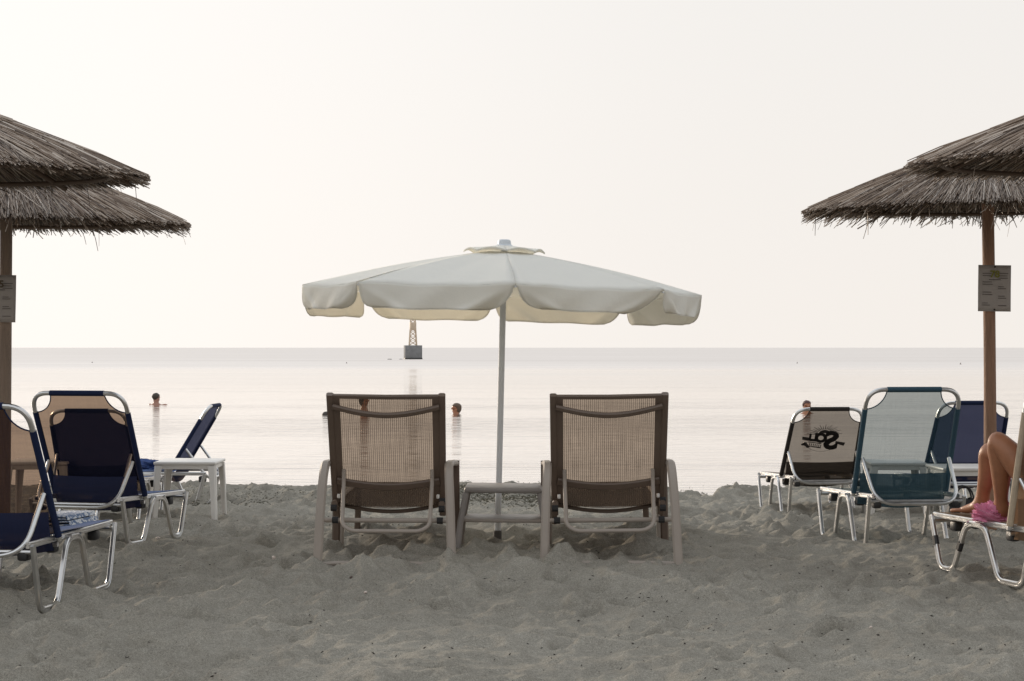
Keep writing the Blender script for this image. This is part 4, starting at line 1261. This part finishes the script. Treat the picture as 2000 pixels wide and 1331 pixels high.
swimmer(639, 808, 811, 8, R(90), 'bather swimming low, just left of the left brown lounger back', M['hair_dark'], M['skin'], 0.4, up=-0.13)
swimmer(1576, 795, 808, 14, R(10), 'bather with reddish hair behind the lounger with the emblem', M['hair_red'], M['skin'], 0.3, True, up=0.08)

def sunbather():
    t = thing('person', 'tanned person lying on the beige lounger with both knees drawn up', 'person', (2.58, 8.61, 0.30))
    o = Vector((2.58, 8.61, 0.30))
    def w(*p): return Vector(p) - o
    V, E, Rd = [], [], []
    def add(p, r_, prev=None):
        V.append(w(*p)); Rd.append(r_)
        if prev is not None: E.append((prev, len(V) - 1))
        return len(V) - 1
    pel = add((2.65, 8.645, 0.40), (0.135, 0.105))
    # torso, neck, head leaning back against the backrest
    a = add((2.675, 8.565, 0.54), (0.115, 0.09), pel)
    ch = add((2.70, 8.465, 0.70), (0.13, 0.10), a)
    nk0 = add((2.725, 8.41, 0.84), (0.06, 0.055), ch)
    nk = add((2.735, 8.395, 0.90), 0.048, nk0)
    hd = add((2.728, 8.41, 0.98), 0.074, nk)
    hd2 = add((2.732, 8.40, 1.04), 0.080, hd)
    add((2.735, 8.395, 1.09), 0.055, hd2)
    jaw = add((2.705, 8.475, 0.955), 0.030, hd)
    add((2.693, 8.513, 1.0), 0.011, hd2)
    # legs: hip, thigh, knee, calf, ankle, heel, ball of the foot
    def leg(hip, knee, ankle, heel, ball, toe, k=1.0):
        hip, knee, ankle = Vector(hip), Vector(knee), Vector(ankle)
        h_ = add(tuple(hip), (0.092, 0.092), pel)
        p = h_
        for f, r_ in ((0.3, 0.084), (0.62, 0.070), (0.86, 0.058)):
            p = add(tuple(hip.lerp(knee, f)), r_ * k, p)
        p = add(tuple(knee), 0.054 * k, p)
        d = (knee - hip).normalized(); s_ = (ankle - knee).normalized()
        back = (d - s_ * d.dot(s_)).normalized() * -1
        for f, r_, bk in ((0.10, 0.054, 0.004), (0.25, 0.057, 0.016), (0.40, 0.055, 0.018), (0.60, 0.045, 0.010), (0.80, 0.034, 0.002)):
            q_ = knee.lerp(ankle, f) + back * bk
            p = add(tuple(q_), r_ * k, p)
        an = add(tuple(ankle), 0.033 * k, p)
        add(heel, 0.029, an)
        m_ = add(tuple(Vector(ankle).lerp(Vector(ball), 0.5) + Vector((0, 0, -0.008))), 0.031, an)
        bl = add(ball, (0.038, 0.022), m_)
        toe, ball = Vector(toe), Vector(ball)
        f_ = (toe - ball); f_.z = 0
        side = Vector((f_.y, -f_.x, 0)).normalized()
        for k2 in range(5):
            of = (k2 - 2) * 0.0175
            ln = (1.0, 0.92, 0.82, 0.7, 0.55)[k2] if side.x > 0 else (0.55, 0.7, 0.82, 0.92, 1.0)[k2]
            b1 = add(tuple(ball + side * of + f_ * 0.35), 0.0105, bl)
            add(tuple(ball + side * of + f_ * (0.35 + 0.65 * ln) + Vector((0, 0, -0.006))), 0.0095 if k2 else 0.012, b1)
    leg((2.725, 8.690, 0.40), (2.378, 8.95, 0.612), (2.392, 9.13, 0.330), (2.415, 9.095, 0.296), (2.342, 9.235, 0.282), (2.304, 9.302, 0.270))
    leg((2.585, 8.630, 0.40), (2.345, 8.69, 0.682), (2.422, 8.86, 0.325), (2.447, 8.83, 0.298), (2.392, 8.97, 0.286), (2.357, 9.04, 0.274), 1.06)
    # arms resting at the sides
    for (s_, sh, el, wr) in ((-1, (2.56, 8.41, 0.78), (2.52, 8.45, 0.55), (2.50, 8.60, 0.44)), (1, (2.85, 8.50, 0.78), (2.90, 8.55, 0.55), (2.85, 8.74, 0.44))):
        p = add(sh, 0.055, ch); p = add(el, 0.040, p)
        wrp = add(wr, 0.026, p)
        d = (Vector(wr) - Vector(el)).normalized()
        pl = add(tuple(Vector(wr) + d * 0.06), (0.034, 0.018), wrp)
        side = Vector((d.y, -d.x, 0)).normalized()
        for k2 in range(4):
            c_ = Vector(wr) + d * 0.10 + side * (k2 - 1.5) * 0.019
            f1 = add(tuple(c_), 0.0088, pl)
            add(tuple(c_ + d * (0.055, 0.065, 0.06, 0.045)[k2] + Vector((0, 0, -0.015))), 0.0078, f1)
        th_ = add(tuple(Vector(wr) + d * 0.035 - side * 0.04 * s_), 0.0095, wrp)
        add(tuple(Vector(wr) + d * 0.075 - side * 0.055 * s_), 0.0085, th_)
    skin_body('body', V, E, Rd, t, M['skin'], 2)
    bm = bmesh.new(); bmesh.ops.create_icosphere(bm, subdivisions=3, radius=1)
    for v in bm.verts:
        c = v.co; k = 1.0 if not (c.y > 0.2 and c.z < 0.35) else 0.72
        v.co = w(2.737, 8.387, 1.03) + Vector((c.x * 0.092 * k, c.y * 0.10 * k, c.z * (0.09 if c.z > 0 else 0.15) * k))
    me = bpy.data.meshes.new('hair'); bm.to_mesh(me); bm.free(); me.materials.append(M['hair_brown'])
    me.polygons.foreach_set('use_smooth', np.ones(len(me.polygons), dtype=bool))
    link('hair', me, t)
    # swimsuit wrapped round hips and chest
    b = MB(); rows = []
    for (c, rx, ry) in (((2.648, 8.66, 0.345), 0.155, 0.125), ((2.652, 8.64, 0.41), 0.152, 0.122), ((2.662, 8.61, 0.48), 0.136, 0.108)):
        rows.append([w(c[0] + rx * math.cos(2 * PI * k / 24), c[1] + ry * math.sin(2 * PI * k / 24), c[2]) for k in range(25)])
    b.grid(rows); b.build('swimsuit', M['swim'], t)
sunbather()

# ------------------------------------------------------------------ cloths, bag
def crumple(name, c, rx, ry, rz, material, label, cat, seed, yaw=0.0, folds=5.0):
    n, m = 48, 30
    V, F = [], []
    ca, sa = math.cos(yaw), math.sin(yaw)
    for i in range(m):
        v = i / (m - 1)
        for j in range(n):
            a = 2 * PI * j / n
            el = v * PI / 2
            rad = math.cos(el) ** 0.7
            x, y, z = rad * math.cos(a), rad * math.sin(a), math.sin(el) ** 0.9
            qx, qy = np.array([(x * 0.8 + z * 1.1) * folds * 0.5 + seed]), np.array([(y - z * 1.6) * folds * 0.5 + seed])
            wv = float(vnoise(qx * 0.7, qy * 0.7, seed + 5)[0])
            fo = 1 - abs(math.sin(3.0 * float(qx[0]) + 2.2 * wv * 2)) 
            k = 0.74 + 0.26 * fo + 0.24 * wv + 0.08 * abs(math.sin(6.5 * float(qy[0]) + 5 * wv))
            x, y, z = x * rx * k, y * ry * k, z * rz * k
            V.append((ca * x - sa * y, sa * x + ca * y, z))
    for i in range(m - 1):
        for j in range(n):
            F.append((i * n + j, i * n + (j + 1) % n, (i + 1) * n + (j + 1) % n, (i + 1) * n + j))
    F.append(tuple(range(n - 1, -1, -1)))
    b = MB(); b.add(V, F)
    return b.build(name, material, None, angle=70, label=label, cat=cat, loc=c)
tw = crumple('towel', (2.405, 8.90, 0.262), 0.155, 0.085, 0.088, M['pink'], 'crumpled pink cloth under the knees of the person on the lounger', 'cloth', 3, R(20), 5.5)
b = MB()
b.sweep(fillet([(0.02, -0.02, 0.05), (0.06, -0.07, 0.10), (0.075, -0.12, 0.19), (0.085, -0.20, 0.235)], 0.05), rect_prof(0.05, 0.010, 0.3), (0.3, 0.9, 0))
b.build('loose_end', M['pink'], tw)
crumple('towel', (-3.02, 14.90, 0.115), 0.20, 0.16, 0.085, M['blue_towel'], 'blue towel heaped on the seat of the sideways navy lounger', 'towel', 9, 0.4, 4)

def folded_cloth():
    m, nt, p = new_mat('blue_white_print_cloth')
    N, L = nt.nodes, nt.links
    tcn = N.new('ShaderNodeTexCoord')
    nz = N.new('ShaderNodeTexNoise'); nz.inputs['Scale'].default_value = 28; nz.inputs['Detail'].default_value = 4; nz.inputs['Distortion'].default_value = 2
    L.new(tcn.outputs['Object'], nz.inputs['Vector'])
    rp = N.new('ShaderNodeValToRGB')
    rp.color_ramp.elements[0].position = 0.47; rp.color_ramp.elements[0].color = (0.10, 0.15, 0.26, 1)
    rp.color_ramp.elements[1].position = 0.55; rp.color_ramp.elements[1].color = (0.55, 0.57, 0.60, 1)
    L.new(nz.outputs['Fac'], rp.inputs[0]); L.new(rp.outputs[0], p.inputs['Base Color'])
    p.inputs['Roughness'].default_value = 0.9
    b = MB()
    path = []
    for k in range(4):                       # four folded layers
        z = 0.008 + 0.015 * k
        w_ = 0.105 - 0.006 * k
        xs_ = np.linspace(-w_, w_, 9) if k % 2 == 0 else np.linspace(w_, -w_, 9)
        path += [(float(x), 0, z + 0.004 * math.sin(14 * x + k)) for x in xs_]
    b.sweep(path, rect_prof(0.30, 0.007, 0.3), (0, 1, 0))
    return b.build('folded_cloth', m, None, angle=50, label='folded blue and white cloth lying on the near navy lounger seat', cat='cloth', loc=(-2.105, 8.42, 0.285))
fc = folded_cloth(); fc.rotation_euler = (0, R(-4), R(-12))

def beach_bag():
    x, y = 2.985, 11.85
    t = thing('beach_bag', 'black beach bag on the sand behind the foot of the person', 'bag', (x, y, gsmooth(x, y)))
    b = MB(); rows = []
    for i in range(8):
        f = i / 7
        rx = 0.10 + 0.02 * math.sin(PI * f) - 0.03 * f * f; ry = 0.07 + 0.02 * math.sin(PI * f) - 0.04 * f * f
        rows.append([(rx * math.copysign(abs(math.cos(2 * PI * k / 20)) ** 0.7, math.cos(2 * PI * k / 20)), ry * math.copysign(abs(math.sin(2 * PI * k / 20)) ** 0.7, math.sin(2 * PI * k / 20)), 0.20 * f + 0.01 * math.sin(3 * k) * f) for k in range(21)])
    b.grid(rows); b.build('bag_body', M['bag'], t)
    for s_ in (-1, 1):
        b = MB(); b.tube([(0.06 * math.cos(PI * k / 10), s_ * 0.03, 0.19 + 0.09 * math.sin(PI * k / 10)) for k in range(11)], 0.006, 6); b.build('handle', M['bag'], t)
beach_bag()

# ------------------------------------------------------------------ shells, pebbles, seaweed
def px_ground(px, py):
    D = H * 3500 / (py - 679.5)
    for _ in range(6):
        D = (H - ground((px - 1000) / 3500 * D, D)) * 3500 / (py - 679.5)
    return (px - 1000) / 3500 * D, D
def stone(px, py, r, m, label, cat, name, flat=0.55):
    x, y = px_ground(px, py)
    bm = bmesh.new(); bmesh.ops.create_icosphere(bm, subdivisions=2, radius=r)
    ph = random.uniform(0, 9)
    for v in bm.verts:
        c = v.co.copy(); k = 1 + 0.18 * math.sin(c.x / r * 3 + ph) * math.cos(c.y / r * 2.4 + ph)
        v.co = Vector((c.x * k, c.y * k * 0.8, c.z * k * flat))
    me = bpy.data.meshes.new(name); bm.to_mesh(me); bm.free(); me.materials.append(m)
    me.polygons.foreach_set('use_smooth', np.ones(len(me.polygons), dtype=bool))
    o = link(name, me, None, None, label, cat, 'shells and pebbles on the sand', (x, y, ground(x, y) + r * flat * 0.5))
    o.rotation_euler = (random.uniform(-.4, .4), random.uniform(-.4, .4), random.uniform(0, 6))
stone(535, 1113, 0.013, M['shell'], 'pale pinkish shell on the sand left of the left brown lounger', 'shell', 'shell', 0.9)
stone(686, 1146, 0.010, M['pebble'], 'dark brown pebble on the sand in front of the left brown lounger', 'pebble', 'pebble', 0.8)
stone(308, 1057, 0.015, M['shell'], 'pale shell on the sand beside the leg of the second navy lounger', 'shell', 'shell', 0.6)
stone(321, 1151, 0.008, M['shell'], 'small white shell on the open sand right of the near navy lounger', 'shell', 'shell', 0.7)
stone(714, 1161, 0.008, M['shell'], 'small white shell on the sand below the brown pebble', 'shell', 'shell', 0.7)
stone(1701, 1220, 0.007, M['shell'], 'tiny white shell on the sand in the right foreground', 'shell', 'shell', 0.7)

def flakes(name, pts, lo, hi, material, label, rr, tall=0.25):
    n = len(pts)
    ln = rr.uniform(lo, hi, n); wd = ln * rr.uniform(0.08, 0.32, n); a = rr.uniform(0, PI, n); ht = wd * tall + 0.001
    ux, uy = np.cos(a), np.sin(a)
    tz = rr.normal(0, 0.25, n)
    d = np.stack([ux, uy, tz], 1) * (ln / 2)[:, None]
    s_ = np.stack([-uy, ux, rr.normal(0, 0.4, n)], 1) * (wd / 2)[:, None]
    up = np.stack([np.zeros(n), np.zeros(n), ht], 1)
    P = np.array(pts)
    V = np.stack([P - d, P + s_ + up * 0.5, P + d + up, P - s_ + up * 0.5, P + up * 2 + s_ * 0.2, P - up], 1).reshape(-1, 3)
    base = (np.arange(n) * 6)[:, None]
    F = np.stack([base + np.array([q_]) for q_ in ((0, 1, 4), (1, 2, 4), (2, 3, 4), (3, 0, 4), (1, 0, 5), (2, 1, 5), (3, 2, 5), (0, 3, 5))], 1).reshape(-1, 3)
    return link(name, np_mesh(name, V, F, 3, material), None, 'stuff', label)
lr = np.random.default_rng(31)
pts = []
for k in range(9500):
    x, y = lr.uniform(-5.5, 5.5), 4.8 + 9 * lr.uniform() ** 1.2
    if float(fbm(np.array([x * 1.3]), np.array([y * 1.3]), 2, 9)[0]) < lr.uniform(-0.7, 0.9): continue
    pts.append((x, y, ground(x, y) + 0.001))
flakes('seaweed_litter', pts, 0.005, 0.020, M['litter'], 'tiny dark bits of dry seaweed and twigs strewn over the sand', lr)
pts = []
def clump(px, py, rx, ry, n, hgt):
    x0, y0 = px_ground(px, py)
    for _ in range(n):
        x, y = lr.normal(x0, rx), lr.normal(y0, ry)
        pts.append((x, y, ground(x, y) + abs(lr.normal(0, hgt))))
clump(985, 965, 0.42, 0.7, 4200, 0.010)
clump(1050, 975, 0.20, 0.45, 1500, 0.012)
clump(900, 960, 0.20, 0.5, 900, 0.007)
clump(392, 990, 0.055, 0.09, 260, 0.022)
clump(432, 990, 0.045, 0.07, 160, 0.015)
clump(500, 987, 0.10, 0.25, 160, 0.010)
clump(640, 975, 0.8, 0.5, 900, 0.008)
clump(1400, 962, 0.5, 0.5, 500, 0.006)
clump(470, 968, 0.5, 0.4, 700, 0.007)
for k in range(900):
    x = lr.uniform(-4.5, 3.0); y = lr.normal(16.9, 0.6)
    if float(fbm(np.array([x * 1.1]), np.array([y * 0.8]), 2, 19)[0]) < 0.25: continue
    pts.append((x, y, ground(x, y) + abs(lr.normal(0, 0.005))))
flakes('seaweed_wrack', pts, 0.010, 0.034, M['wrack'], 'dark dry seaweed washed up along the water edge', lr, 0.2)
